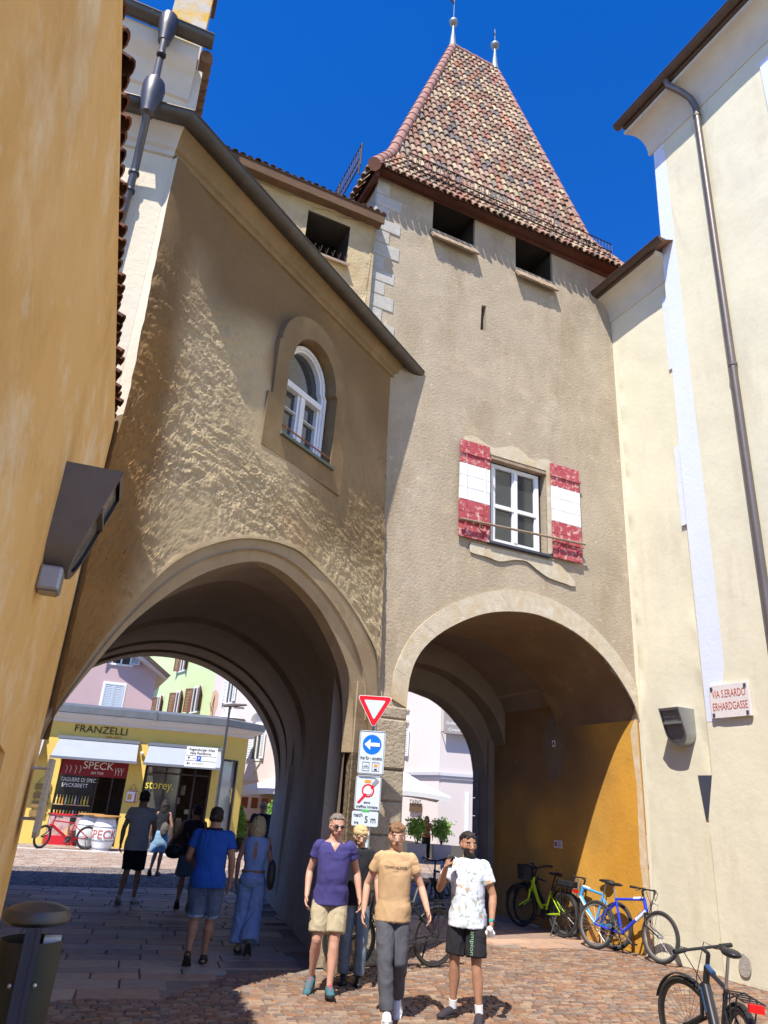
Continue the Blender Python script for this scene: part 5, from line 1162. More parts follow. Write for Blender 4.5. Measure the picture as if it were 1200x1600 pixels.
MB().box(-.08,.08,-.12,0,-.14,.0).build('housing',M_alu,t,bevel=.015); MB().box(-.065,.065,-.105,-.015,-.146,-.141).build('lens',M_lampglass,t)
pl=thing('street_name_plate','pale marble street name plate with worn red lettering','street sign',WF@Matrix.Translation((1.99,-.12,3.62)))
MB().box(-.34,.34,-.055,-.015,-.24,.24).build('plate',M_marble,pl,bevel=.004)
text('street_name','VIA S.ERARDO',.115,M_redtxt,pl,(0,-.056,.05),width=.58,ext=.002); text('street_name','ERHARDGASSE',.115,M_redtxt,pl,(0,-.056,-.13),width=.6,ext=.002)
for x in (-.29,.29):
    for z in (-.19,.19): MB().box(x-.018,x+.018,-.07,-.02,z-.022,z+.022).build('bolt',M_slate,pl)
bs=thing('banner_sign','cream slatted sign panel projecting beside the yellow house corner','sign',YF@Matrix.Translation((-.18,-.13,1.5)))
MB().prism([(-.34,.04),(-.30,0),(0,0),(.02,.03),(.02,.55),(-.34,.55)],'y',-.02,.01).build('panel',mat('ivory_panel',(.62,.58,.48),(.35,.32,.26),9,.7,stretch=(1,1,8)),bs)
MB().tube([(-.1,0,.48),(-.1,.13,.48)],.012,5).build('bracket',M_white,bs); MB().tube([(-.1,0,.12),(-.1,.13,.12)],.012,5).build('bracket',M_white,bs)
nt_=thing('notice_plate','small white notice plate low on the ochre passage wall','sign',FR(0,0,0)); nt_.matrix_world=TF@Matrix.Translation((-.015,2.2,1.42))@Matrix.Rotation(radians(-90),4,'Z')
box_obj('plate',(-.11,.11,-.01,.0,-.065,.065),M_white,nt_); box_obj('symbol',(-.09,-.03,-.013,-.0105,-.035,.04),M_redtxt,nt_)
mb=MB()
for i in range(4): mb.box(-.01,.09,-.013,-.0105,.03-i*.025,.037-i*.025)
mb.build('notice_text',M_blk,nt_)
nu=thing('number_plate','tiny white plate in the bare plaster oval of the passage wall','sign',FR(0,0,0)); nu.matrix_world=TF@Matrix.Translation((-.015,2.25,3.2))@Matrix.Rotation(radians(-90),4,'Z')
box_obj('plate',(-.045,.045,-.01,0,-.06,.06),M_white,nu); box_obj('figure',(-.02,.02,-.013,-.0105,-.03,.03),M_blk,nu)
# ================================================================ litter bin
bn=thing('litter_bin','dark perforated steel litter bin with domed lid on a post, by the yellow wall','litter bin',FR(-1.80,4.66,69))
M_bin=mat('perforated_bin_steel',(.05,.055,.05),(.075,.08,.07),3,.5,.3,120,metal=.6)
MB().lathe([(.14,.42),(.145,.40),(.15,.42),(.165,1.07),(.16,1.07),(.145,.44)],32,c=(0,.0,0)).build('basket',M_bin,bn,smooth=40)
MB().lathe([(.0,1.145),(.15,1.145),(.176,1.165),(.180,1.19),(.165,1.22),(.10,1.245),(.0,1.255)],32).build('lid',mat('weathered_zinc_lid',(.09,.095,.10),(.12,.12,.12),5,.45,metal=.5,layers=[((.22,.13,.06),3,.55,.7,.5)]),bn,smooth=40)
mb=MB(); 
for s in (-.028,.028): mb.box(s-.012,s+.012,-.20,-.165,0,1.15)
mb.box(-.04,.04,-.195,-.185,0,1.15); mb.build('post',M_slate,bn)
mb=MB()
for z in (.62,.88): mb.ell((.06,-.172,z),(.012,.006,.012)); mb.ell((-.06,-.172,z),(.012,.006,.012))
mb.build('rivets',M_chrome,bn)
MB().box(.06,.15,-.06,.02,1.04,1.085).build('bag_corner',M_white,bn)
# ================================================================ BICYCLES
def bike(name,lab,p0,p1,col,col2=None,lean=0,steer=0,style='diamond',R=.345,tw=.02,rack=False,guards=False,basket=False,stand=False,light=False,rim=None,bar='flat',side=1,saddle_h=.95,motor=False,box=False,scale=1):
    # p0 rear contact, p1 front contact (ground points)
    p0=V((*p0,0));p1=V((*p1,0)); d=(p1-p0).normalized(); Z=V((0,0,1)); L=V((-d.y,d.x,0))
    M=Matrix(((d.x,L.x,0,p0.x),(d.y,L.y,0,p0.y),(0,0,1,0),(0,0,0,1)))@Matrix.Rotation(radians(lean),4,'X')@Matrix.Scale(scale,4)
    t=thing(name,lab,'bicycle',M); wb=(p1-p0).length/scale
    m1=mat('paint_'+name+'_'+str(abs(hash(str(col)))%9999),col,rough=.3,spec=.6); m2=m1 if not col2 else mat('paint2_'+str(abs(hash(str(col2)))%9999),col2,rough=.3,spec=.6)
    rim=rim or (.08,.08,.08); mr=mat('rim_'+str(rim[0]),rim,rough=.35,metal=.7)
    hub0=V((0,0,R)); hub1=V((wb,0,R)); bb=V((wb*.415,0,R-.055)); 
    hd=V((wb-.30,0,R+.48 if style!='step' else R+.50)); hdb=hd+V((.055,0,-.16)); 
    st_=bb+V((-.13,0,.46)) if style!='step' else bb+V((-.13,0,.38))
    # steering transform about head axis
    ax_=(hd-hdb).normalized(); S=Matrix.Translation(hdb)@Matrix.Rotation(radians(steer),4,ax_)@Matrix.Translation(-hdb)
    def wheel(c,MM):
        mb=MB(); mb.M=MM
        n=40; rows=[]
        for k in range(9):
            a=2*pi*k/8; rr=R-tw+tw*cos(a); y=tw*sin(a); rows.append([c+V((rr*cos(2*pi*i/n),y,rr*sin(2*pi*i/n))) for i in range(n+1)])
        w=MB(); w.M=MM; rr=R-2*tw
        prof=((rr+.006,-.012),(rr-.016,-.009),(rr-.016,.009),(rr+.006,.012)); w.grid([[c+V((q*cos(2*pi*i/n),y,q*sin(2*pi*i/n))) for i in range(n+1)] for q,y in prof])
        w.tube([c+V((0,-.05,0)),c+V((0,.05,0))],.022,10)
        for i in range(28):
            a=2*pi*i/28; s=1 if i%2 else -1; w.tube([c+V((.02*cos(a+1.2*s),s*.03,.02*sin(a+1.2*s))),c+V(((rr-.014)*cos(a),0,(rr-.014)*sin(a)))],.0014,3,cap=False)
        W=w.build('wheel',mr,t,smooth=50); mb.grid(rows); mb.build('tyre',M_tyre,W,smooth=80); return W
    wheel(hub0,Matrix()); wheel(hub1,S)
    fr=MB(); r=.019
    if style=='step':
        fr.tube([hdb+V((-.01,0,.1)),hdb.lerp(bb,.5)+V((0,0,-.01)),bb+V((.02,0,.03))],[.032,.03,.028],10)
        fr.tube([bb,st_],.022,8); fr.tube([bb+V((.12,0,.12)),bb.lerp(st_,.42)],.018,8)
    else:
        fr.tube([hd+V((.005,0,-.02)),st_],r,8); fr.tube([hdb+V((0,0,.02)),bb],.024 if not motor else .042,10); fr.tube([bb,st_],r,8)
    for s in (-1,1):
        fr.tube([bb+V((-.04,s*.035,0)),hub0+V((.02,s*.06,0))],.011,6); fr.tube([st_+V((.01,s*.018,-.04)),hub0+V((.01,s*.06,.02))],.009,6)
    fr.tube([hdb+V((-.005,0,-.02)),hd],.026,10)
    f=fr.build('frame',m1,t,smooth=50)
    if col2: q=MB(); q.tube([hdb.lerp(bb,.02),hdb.lerp(bb,.42)],.030 if not motor else .046,10); q.tube([hd,hd.lerp(st_,.35)],.022,8); q.build('frame_band',m2,t,smooth=50)
    fk=MB(); fk.M=S
    for s in (-1,1): fk.tube([hdb+V((0,s*.045,-.05)),hdb+V((.02,s*.055,-.2)),hub1+V((0,s*.055,0))],[.02,.016,.012],8)
    fk.tube([hdb+V((0,-.06,-.05)),hdb+V((0,.06,-.05))],.018,8); fk.tube([hdb+V((0,0,-.05)),hdb],.02,8); fk.build('fork',m1 if style=='step' else M_blk,t,smooth=50)
    hb=MB(); hb.M=S; top=hd+ax_*.10; hb.tube([hd,top],.017,8)
    if bar=='flat': g=[top+V((.06,0,.02)),]; pts=[top+V((.05,-.31,.03)),top+V((.06,-.12,.03)),top+V((.06,.12,.03)),top+V((.05,.31,.03))]; hb.tube([top,top+V((.06,0,.03))],.016,8)
    else: top=top+ax_*.06; pts=[top+V((-.14,-.30,.05)),top+V((-.02,-.24,.05)),top+V((.04,-.08,0)),top+V((.04,.08,0)),top+V((-.02,.24,.05)),top+V((-.14,.30,.05))]; hb.tube([hd,top],.016,8); hb.tube([top,top+V((.04,0,0))],.016,8)
    hb.tube(pts,.012,8); h=hb.build('handlebar',M_blk,t,smooth=50)
    for a,b in ((pts[0],pts[1]),(pts[-1],pts[-2])):
        q=MB(); q.M=S; dd=(b-a).normalized(); q.tube([a,a+dd*.12],.018,8); q.build('grip',M_blk,h,smooth=50); q=MB(); q.M=S; q.tube([a+dd*.13,a+dd*.15+V((.04,0,-.02)),a+dd*.05+V((.06,0,-.04))],.006,5); q.build('brake_lever',M_blk,h)
    q=MB(); q.M=S; q.tube([pts[1],pts[1]+V((.1,0,.02)),hd+V((.12,.02,-.1)),hdb+V((.04,.03,-.1))],.004,5); q.tube([pts[-2],pts[-2]+V((.12,0,0)),hd+V((.09,-.02,-.15)),bb.lerp(hdb,.8)],.004,5); q.build('cables',M_blk,t)
    sd=(st_-bb).normalized(); sp_=st_+sd*(saddle_h-R*0-st_.z)/max(sd.z,.1) if saddle_h>st_.z else st_
    MB().tube([st_,sp_],.013,8).build('seat_post',M_chrome if style!='step' else M_blk,t)
    q=MB(); q.ell(sp_+V((-.06,0,.03)),(.11,.07,.032),14,8); q.ell(sp_+V((.06,0,.03)),(.12,.028,.025),12,8); q.build('saddle',M_blk,t,smooth=60)
    cr=MB(); N=24; 
    for y in (.045,): cr.grid([[bb+V((rr*cos(2*pi*i/N),-y,rr*sin(2*pi*i/N))) for i in range(N+1)] for rr in (.09,.075)])
    cr.tube([bb+V((0,-.06,0)),bb+V((0,.06,0))],.018,8); a=.7
    for s in (-1,1): cr.tube([bb+V((0,s*.06,0)),bb+V((s*cos(a)*.17,s*.07,-s*sin(a)*.17))],.010,6)
    for k in (1,-1): cr.tube([bb+V((0,-.045,.085*k)),hub0+V((0,-.05,.035*k))],.004,4)
    cr.build('crankset',M_iron if style=='step' else mat('dull_steel',(.25,.25,.25),rough=.4,metal=.8),t)
    for s in (-1,1): e=bb+V((s*cos(a)*.17,s*.11,-s*sin(a)*.17)); MB().box(e.x-.045,e.x+.045,e.y-.04,e.y+.04,e.z-.012,e.z+.012).build('pedal',M_blk,t)
    def guard(c,a0,a1,MM,m):
        q=MB(); q.M=MM; rr=R+.022; q.grid([[c+V(((rr-.01*(abs(j-2)==2))*cos(a0+(a1-a0)*i/16),(j-2)*.013,(rr-.01*(abs(j-2)==2))*sin(a0+(a1-a0)*i/16))) for i in range(17)] for j in range(5)])
        e=c+V((rr*cos(a1 if a1>pi/2 else a0),0,rr*sin(a1 if a1>pi/2 else a0)))
        for s in (-1,1): q.tube([e+V((0,s*.02,0)),c+V((0,s*.05,0))],.003,4)
        q.build('mudguard',m,t,smooth=50)
    if guards: guard(hub0,radians(40),radians(185),Matrix(),M_blk if style!='step' else M_blk); guard(hub1,radians(20),radians(150),S,M_blk)
    if rack:
        q=MB(); z=R*2+.07
        for s in (-.07,.07): q.tube([V((-.26,s,z)),V((.12,s,z)),st_+V((0,s*.3,-.06))],.006,5); q.tube([V((-.12,s,z)),hub0+V((0,s*.9,0))],.006,5); q.tube([V((.02,s,z)),hub0+V((0,s*.9,0))],.006,5)
        for x in (-.26,-.17,-.08,.01,.1): q.tube([V((x,-.07,z)),V((x,.07,z))],.005,5)
        q.build('rear_rack',M_blk,t); 
        if light: MB().box(-.30,-.265,-.05,.05,z-.05,z).build('rear_light',mat('red_lens',(.6,.01,.01),rough=.2),t)
    if box: MB().box(-.25,.12,-.085,.085,R*2+.09,R*2+.19).build('battery_pack',M_blk,t,bevel=.02)
    if motor: q=MB(); q.tube([bb+V((0,-.05,0)),bb+V((0,.05,0))],.085,16); q.build('motor',M_blk,t,bevel=.01)
    if stand: MB().tube([hub0+V((.08,side*.07,-.02)),V((.02,side*.24,.0))],.011,6).build('kickstand',M_blk,t)
    if basket:
        q=MB(); q.M=S; c=hd+V((.20,0,.06)); n=22
        for k,(z,w) in enumerate(((-.12,.13),(-.04,.145),(.04,.155),(.12,.165))): q.tube([c+V((w*.85*cos(2*pi*i/n),w*1.15*sin(2*pi*i/n),z)) for i in range(n+1)],.006,4)
        for i in range(n): a=2*pi*i/n; q.tube([c+V((.13*.85*cos(a),.13*1.15*sin(a),-.12)),c+V((.165*.85*cos(a),.165*1.15*sin(a),.12))],.0035,4)
        q.lathe([(.001,-.12),(.14,-.12),(.142,-.115),(.155,.10)],n,c=c,cap=False); q.build('basket',mat('woven_black_basket',(.02,.02,.02),(.04,.04,.04),60,.7),t)
    return t
WHR=(.45,.45,.46)
bike('city_bicycle','black trekking bicycle with rear rack leaning on the sign post behind the teenager',(1.02,10.72),(-.08,10.12),(.03,.035,.04),lean=-6,steer=-10,rack=True,guards=True,stand=True,side=-1,saddle_h=.98,bar='city')
bike('electric_bicycle','lime green low-step electric bicycle with black basket in the passage mouth',(3.5,13.9),(2.98,14.85),(.42,.62,.01),lean=6,steer=12,style='step',basket=True,rack=True,guards=True,stand=True,side=1,light=True,bar='city',motor=True,box=True,saddle_h=.92)
bike('city_bicycle','maroon city bicycle deep in the dark passage with red rear light',(3.0,16.3),(2.4,17.1),(.16,.015,.03),lean=9,steer=8,rack=True,guards=True,light=True,bar='city',saddle_h=.95)
bike('city_bicycle','plain black bicycle squeezed between the lime green one and the passage wall',(3.62,14.35),(3.12,15.3),(.025,.025,.03),lean=9,rack=True,guards=True,bar='city')
bike('mountain_bicycle','light blue mountain bicycle leaning on the ochre wall behind the dark blue one',(4.10,12.98),(3.60,13.98),(.05,.34,.72),col2=(.60,.64,.70),lean=10,steer=14,rim=(.30,.31,.32),tw=.026,saddle_h=.93)
bike('mountain_bicycle','royal blue and white mountain bicycle with silver rims against the wall',(3.78,12.95),(4.46,12.02),(.02,.05,.55),col2=(.66,.68,.74),lean=-9,steer=-8,rim=WHR,tw=.026,saddle_h=.93)
bike('electric_bicycle','black electric bicycle with blue accents at the bottom right corner',(2.76,6.1),(2.86,7.10),(.015,.015,.02),col2=(.03,.09,.22),lean=5,steer=28,rim=(.05,.05,.05),tw=.022,rack=True,guards=True,light=True,motor=True,saddle_h=.98,R=.35)
bike('electric_bicycle','red electric mountain bicycle parked beside the shop barrels',(-8.70,25.2),(-9.85,24.45),(.50,.012,.012),lean=6,steer=38,motor=True,tw=.03,rim=(.08,.08,.08),stand=True,saddle_h=.95)
bike('city_bicycle','dark bicycle with large black front bag behind the phone caller',(1.75,15.7),(1.35,14.75),(.03,.03,.035),lean=4,rack=True,guards=True,box=True,bar='city')
bike('city_bicycle','grey bicycle pushed by the bald man beyond the arch',(-2.05,18.6),(-1.75,19.6),(.12,.12,.13),lean=2,guards=True,rack=True,bar='city')
# ================================================================ PEOPLE
def remesh(mb,vox,name,mats,parent,smooth_it=2,fn=None,disp=None,sub=False):
    me=bpy.data.meshes.new(name); me.from_pydata(mb.v,[],mb.f)
    bm=bmesh.new(); bm.from_mesh(me); bmesh.ops.recalc_face_normals(bm,faces=bm.faces); bm.to_mesh(me); bm.free()
    o=bpy.data.objects.new(name,me); COL.objects.link(o)
    r=o.modifiers.new('r','REMESH'); r.mode='VOXEL'; r.voxel_size=vox; r.use_smooth_shade=True
    s=o.modifiers.new('s','SMOOTH'); s.factor=.5; s.iterations=smooth_it
    bpy.context.view_layer.update(); dg=bpy.context.evaluated_depsgraph_get()
    m2=bpy.data.meshes.new_from_object(o.evaluated_get(dg)); bpy.data.objects.remove(o); m2.name=name
    if disp:
        ns=[v.normal.copy() for v in m2.vertices]
        for v,n in zip(m2.vertices,ns): v.co=v.co+n*disp(v.co,n)
    m2.materials.clear()
    for m in mats: m2.materials.append(m)
    if fn:
        for p in m2.polygons: p.material_index=fn(p.center,p.normal)
    m2.shade_smooth()
    o=bpy.data.objects.new(name,m2); COL.objects.link(o); o.parent=parent; return o
def rings(mb,rs,n=18,sq=2.3):
    # rs: (cx,cy,cz,rx,ry)
    vs=[];fs=[]
    for cx,cy,cz,rx,ry in rs:
        for j in range(n):
            a=2*pi*j/n; c,s=cos(a),sin(a); vs.append((cx+rx*abs(c)**(2/sq)*(1 if c>0 else -1),cy+ry*abs(s)**(2/sq)*(1 if s>0 else -1),cz))
    k=len(rs)
    for i in range(k-1):
        for j in range(n): a=i*n+j;b=i*n+(j+1)%n; fs.append((a,b,b+n,a+n))
    fs.append(tuple(range(n-1,-1,-1))); fs.append(tuple(range((k-1)*n,k*n))); mb.add(vs,fs)
def limb(mb,pts,rs,n=12,ends=True):
    pts=[V(p) for p in pts]; mb.tube(pts,rs,n)
    if ends:
        for p,r in ((pts[0],rs[0]),(pts[-1],rs[-1])): mb.ell(p,(r,r,r),10,6)
def along(a,b,fr,rs):
    return [a.lerp(b,f) for f in fr],rs
DEF=dict(he=.96,
  sR=(.094,0,.802),sL=(-.094,0,.802),eR=(.140,-.01,.64),eL=(-.140,-.01,.64),wR=(.155,.04,.50),wL=(-.155,.04,.50),
  hR=(.05,0,.515),hL=(-.05,0,.515),kR=(.055,.02,.285),kL=(-.055,.02,.285),aR=(.055,0,.045),aL=(-.055,0,.045),fR=0,fL=0,pR=0,pL=0,curl=.55)
def person(lab,pos,az,H,pose={},skin=M_skin,hair=None,hairtype='short',top=None,sleeve=.5,topz=.475,bottom=None,blen='short',build=1.0,shoe=None,sole=None,sock=None,belly=0,head=(0,0),beard=False,fem=False,neckv=False,fine=.0085,bare=False,dress=False,holds=None):
    P=dict(DEF); P.update(pose); t=thing('person',lab,'person',FR(pos[0],pos[1],az)@Matrix.Rotation(radians(-90),4,'Z'))
    # local: +Y forward (after rotation X is right)
    g=lambda k:V(P[k])*H
    b=build; mb=MB(); lean=P.get('lean',0)
    def ly(z): return lean*(z-.5)*H
    W=lambda z,rx,ry,cy=0:(0,cy*H+ly(z),z*H,rx*H*b,ry*H*b)
    sw=.95 if fem else 1
    tors=[W(.47,.078,.055),W(.50,.093*(1.04 if fem else .96),.066,-.004),W(.535,.092*(1.03 if fem else .95),.068,-.006),W(.58,.080 if not fem else .070,.060+belly*.5,belly*.4),W(.62,.078 if not fem else .064,.058+belly,.002+belly*.6),W(.67,.086*sw,.062+belly*.5,.003+belly*.4),W(.72,.094*sw,.067,.004),W(.765,.101*sw,.064,.002),W(.80,.098*sw,.053,-.004),W(.825,.066,.044,-.008),W(.842,.036,.036,-.006)]
    rings(mb,tors)
    hy=ly(.93); nk=V((0,-.006*H+ly(.83),.825*H)); hc=V((P.get('hx',0)*H,(.014+P.get('hy',0))*H+hy,.912*H)); HS=1.08
    limb(mb,[nk,nk.lerp(hc,.5)+V((0,-.004*H,0)),hc+V((0,-.01*H,-.01*H))],[.043*H*b,.036*H,.036*H],12)
    yaw,pit=head; HR=Matrix.Rotation(radians(yaw),3,'Z')@Matrix.Rotation(radians(pit),3,'X')
    def hp(x,y,z): return hc+HR@V((x*H*HS,y*H*HS,z*H*1.03))
    hm=MB(); 
    def el(x,y,z,a,bb_,c): mb.ell(hp(x,y,z),(a*H*HS,bb_*H*HS,c*H*1.03),16,10,HR)
    el(0,-.006,.022,.0435,.054,.048); el(0,.012,.0,.038,.040,.045); el(0,.022,-.030,.027,.026,.026); el(0,.030,-.046,.015,.014,.013)
    el(.030,.016,-.006,.012,.018,.022); el(-.030,.016,-.006,.012,.018,.022)
    mb.tube([hp(0,.049,.008),hp(0,.060,-.012),hp(0,.062,-.018)],[.005*H,.008*H,.0085*H],8); el(.006,.054,-.019,.006,.006,.005); el(-.006,.054,-.019,.006,.006,.005)
    el(.017,.045,.016,.014,.007,.004); el(-.017,.045,.016,.014,.007,.004)
    el(0,.049,-.031,.013,.006,.004); el(0,.048,-.036,.011,.006,.004)
    for s in (-1,1): el(s*.043,-.006,-.002,.005,.011,.017)
    # arms
    for s,S in ((1,'R'),(-1,'L')):
        sh_=g('s'+S)+V((0,ly(.81),0)); sh_.x*=b*sw; e=g('e'+S)+V((0,ly(.68),0)); w=g('w'+S)+V((0,ly(.55),0)); k=.9 if fem else 1
        limb(mb,[sh_,sh_.lerp(e,.35),sh_.lerp(e,.75),e],[.032*H*b*k,.030*H*b*k,.024*H*b*k,.022*H*b*k])
        limb(mb,[e,e.lerp(w,.3),e.lerp(w,.7),w],[.022*H*b*k,.0235*H*b*k,.018*H*k,.0145*H*k])
        hd_=P.get('hd'+S); d=V(hd_).normalized() if hd_ else (w-e).normalized(); nrm=V(P.get('pn'+S,(-s,.25,0))); nrm=(nrm-d*nrm.dot(d)).normalized(); q=d.cross(nrm)
        R3=Matrix((q,nrm,d)).transposed()
        mb.ell(w+d*.026*H,(.0215*H,.0115*H,.032*H),10,8,R3)
        cu=P.get('curl'+S,P['curl'])
        for i in range(4):
            o=q*((i-1.5)*.0105*H); ln=(.043,.048,.045,.036)[i if s>0 else 3-i]*H if True else 0
            p0_=w+d*.048*H+o; a=cu*.5*(1+.12*i); p1_=p0_+(d*cos(a)+nrm*sin(a))*ln*.45; a+=cu; p2_=p1_+(d*cos(a)+nrm*sin(a))*ln*.32; a+=cu*.8; p3_=p2_+(d*cos(a)+nrm*sin(a))*ln*.25
            mb.tube([p0_-d*.01*H,p1_,p2_,p3_],[.0056*H,.0052*H,.0046*H,.0038*H],7)
        fwdside=q if q.y>0 else -q
        p0_=w+d*.012*H+fwdside*.014*H; p1_=p0_+(d*.75+fwdside*.65+nrm*.35).normalized()*.024*H; p2_=p1_+(d*.95+nrm*.5).normalized()*.020*H
        mb.tube([p0_,p1_,p2_],[.0075*H,.0062*H,.0048*H],7)
        P['W'+S]=w;P['D'+S]=d;P['N'+S]=nrm;P['Q'+S]=q
    # legs
    feet={}
    for s,S in ((1,'R'),(-1,'L')):
        h=g('h'+S);k=g('k'+S);a=g('a'+S); h.x*=b
        limb(mb,[h,h.lerp(k,.25),h.lerp(k,.65),k+V((0,0,.02*H)),k],[.052*H*b,.050*H*b,.040*H*b,.032*H,.031*H])
        mid_=k.lerp(a,.35); back=(a-k).cross(V((1,0,0))).normalized()*(-1); 
        cal=mid_+V((0,-.008*H,0))
        limb(mb,[k,k.lerp(a,.15),cal,k.lerp(a,.7),a],[.030*H,.030*H,.033*H*b,.022*H,.0175*H])
        yw=radians(P['f'+S]); pt=radians(P['p'+S]); fd=V((sin(yw)*cos(pt),cos(yw)*cos(pt),-sin(pt))); up=V((sin(yw)*sin(pt),cos(yw)*sin(pt),cos(pt)))
        rt=fd.cross(up); ft=[a+fd*q*H-up*z*H for q,z in ((-.03,.028),(.02,.022),(.07,.030),(.105,.034))]
        mb.tube([a-up*.01*H]+ft[1:],[.018*H,.019*H,.018*H,.010*H],10); mb.ell(ft[0],(.016*H,)*3,8,6)
        feet[S]=(a,fd,up,rt)
    FY={}
    def bodyfn(c,n):
        q=HR.inverted()@(c-hc)/H/HS
        if q.y>.035 and -.041<q.z<-.027 and abs(q.x)<.014 and q.y>.046: return 1
        if beard and q.y>-.004 and q.z<-.016 and not(q.y>.05 and q.z>-.026) and q.z>-.075: return 2
        if q.y>.036 and .0125<q.z<.0195 and .007<abs(q.x)<.030: return 2
        return 0
    hm_=hair or M_blk
    bd=remesh(mb,fine*.72 if fine<.01 else fine,'body',[skin,M_lip,hm_],t,1,bodyfn)
    for s in (-1,1):
        MB().ell(hp(s*.0165,.0455,.004),(.0068*H,.004*H,.0040*H),8,6,HR).build('eye',mat('eye_white',(.55,.5,.46),rough=.3),t,smooth=80)
        MB().ell(hp(s*.0165,.0488,.004),(.0030*H,.0018*H,.0034*H),8,6,HR).build('pupil',M_eye,t,smooth=80)
    # hair
    if hairtype:
        hb=MB()
        def he(x,y,z,a,bb_,c): hb.ell(hp(x,y,z),(a*H*HS,bb_*H*HS,c*H*1.03),14,9,HR)
        rdh=random.Random(int(H*1000)+len(lab))
        if hairtype=='bald': he(0,-.02,.010,.0445,.044,.030)
        else:
            he(0,-.013,.034,.0455,.050,.043); he(0,-.024,.010,.0455,.038,.040); he(0,.022,.052,.034,.022,.020)
            if hairtype=='tousled':
                for i in range(26): a=rdh.uniform(0,2*pi); r=rdh.uniform(.2,1); he(.036*cos(a)*r,-.002+.046*sin(a)*r,.062-.02*r*r+rdh.uniform(0,.008),.016,.016,.012)
                for i in range(7): he(-.03+.01*i,.044-.003*abs(i-3),.040+rdh.uniform(-.006,.004),.008,.009,.012)
            if hairtype=='fringe':
                for i in range(9): he(-.034+.0085*i,.043-.002*abs(i-4),.032+rdh.uniform(-.005,.003),.007,.009,.018)
                he(0,-.01,.03,.050,.057,.048)
            if hairtype in('bob','long'):
                zl=-.075 if hairtype=='bob' else -.17
                for i in range(15):
                    a=pi*1.12+ (pi*.76+.0)*i/14 if False else pi*(.93+1.14*i/14); x=.044*cos(a); y=-.012+.047*sin(a)
                    hb.tube([hp(x*.8,y*.8,.045),hp(x*1.05,y*1.05,.01),hp(x*1.12,y*1.08,zl*.5),hp(x*(.98 if hairtype=='bob' else .8),y*.95,zl)],[.012*H,.014*H,.014*H,.009*H],7)
                he(0,-.02,zl*.35,.038,.034,.05)
            if hairtype=='bun': he(0,-.06,.04,.022,.020,.022)
        hdsp=lambda c,n:.0055*H*noise.noise(V((c.x*70,c.y*70,c.z*22)))+.004*H*noise.noise(V((c.x*30,c.y*30,c.z*30)))
        remesh(hb,.0065,'hair',[hm_],t,1,disp=hdsp)
    # top
    def fold(c,n,amp=.010):
        k=noise.noise(V((c.x*5,c.y*5,c.z*5)))*3
        return amp*(.7*noise.noise(V((c.x*5+3,c.y*5,c.z*6+k)))+1.0*(.3-abs(noise.noise(V((c.x*13+k*.3,c.y*9,c.z*4.5+c.x*3)))))+.5*(.25-abs(noise.noise(V((c.x*6,c.y*6,c.z*13+c.x*9+k))))))+.004
    if top:
        tb=MB(); ex_=.010*H; z0=topz
        ts=[]; 
        for (cx,cy,cz,rx,ry) in tors[:-1]:
            z=cz/H
            if z>=z0-.001: 
                gth=.92 if fem else 1.0
                loose=.013 if z<.68 else .008
                if not fem: rx=max(rx,.083*H*b); ry=max(ry,.060*H*b)
                if z<.55: rx=max(rx,.096*H*b); ry=max(ry,.074*H*b)
                if z>.81: rx*=.97
                ts.append((cx,cy,cz,rx+loose*H*gth,ry+loose*H*gth))
        ts=[(0,ts[0][1],z0*H,ts[0][3]*1.0,ts[0][4]*1.0)]+ts if ts[0][2]>z0*H+.01 else ts
        if neckv or bare: ts[-1]=(ts[-1][0],ts[-1][1],ts[-1][2]-.006*H,ts[-1][3]*.9,ts[-1][4]*.9)
        else: ts.append((0,-.006*H+ly(.84),.838*H,.043*H,.040*H))
        rings(tb,ts,22)
        if sleeve>0:
            for S in 'RL':
                sh_=g('s'+S)+V((0,ly(.81),0)); sh_.x*=b*sw; e=g('e'+S)+V((0,ly(.68),0)); q=sh_.lerp(e,sleeve)
                limb(tb,[sh_+V((0,0,-.003*H)),sh_.lerp(e,sleeve*.5),q],[.038*H*b,.038*H*b,.039*H*b],14,False); tb.ell(sh_+V((0,0,-.004*H)),(.0365*H*b,.037*H*b,.036*H*b),12,8)
        m_=[top] if not isinstance(top,(list,tuple)) else list(top)
        def tfn(c,n):
            if neckv and n.y>.1:
                z=c.z/H; 
                if z>.772 and abs(c.x)/H<(z-.772)*.62 : return len(m_)
            return 0
        mm=m_+([skin] if neckv else [])
        tp_=remesh(tb,fine,'shirt' if not dress else 'dress_top',mm,t,2,tfn if neckv else None,disp=fold)
    # bottom
    if bottom:
        bm_=MB(); rb=[(cx,cy,cz,rx+.010*H,ry+.012*H) for cx,cy,cz,rx,ry in tors[:4] if cz/H<.585]; rings(bm_,rb,20)
        for S in 'RL':
            h=g('h'+S);k=g('k'+S);a=g('a'+S); h.x*=b
            if blen=='short': q=h.lerp(k,.84); limb(bm_,[h,h.lerp(k,.4),q],[.056*H*b,.060*H*b,.057*H*b],14,False)
            elif blen=='knee': q=h.lerp(k,.97); limb(bm_,[h,h.lerp(k,.45),q],[.056*H*b,.058*H*b,.050*H*b],14,False)
            elif blen=='mini': q=h.lerp(k,.45); limb(bm_,[h,q],[.064*H*b,.062*H*b],14,False)
            elif blen=='skirt': pass
            elif blen=='wide': limb(bm_,[h,h.lerp(k,.5),k,k.lerp(a,.5),k.lerp(a,.93)],[.060*H,.060*H,.062*H,.068*H,.075*H],14,False)
            else: limb(bm_,[h,h.lerp(k,.5),k,k.lerp(a,.5),a+V((0,0,.012*H))],[.055*H*b,.054*H*b,.046*H*b,.042*H*b,.038*H*b],14,False)
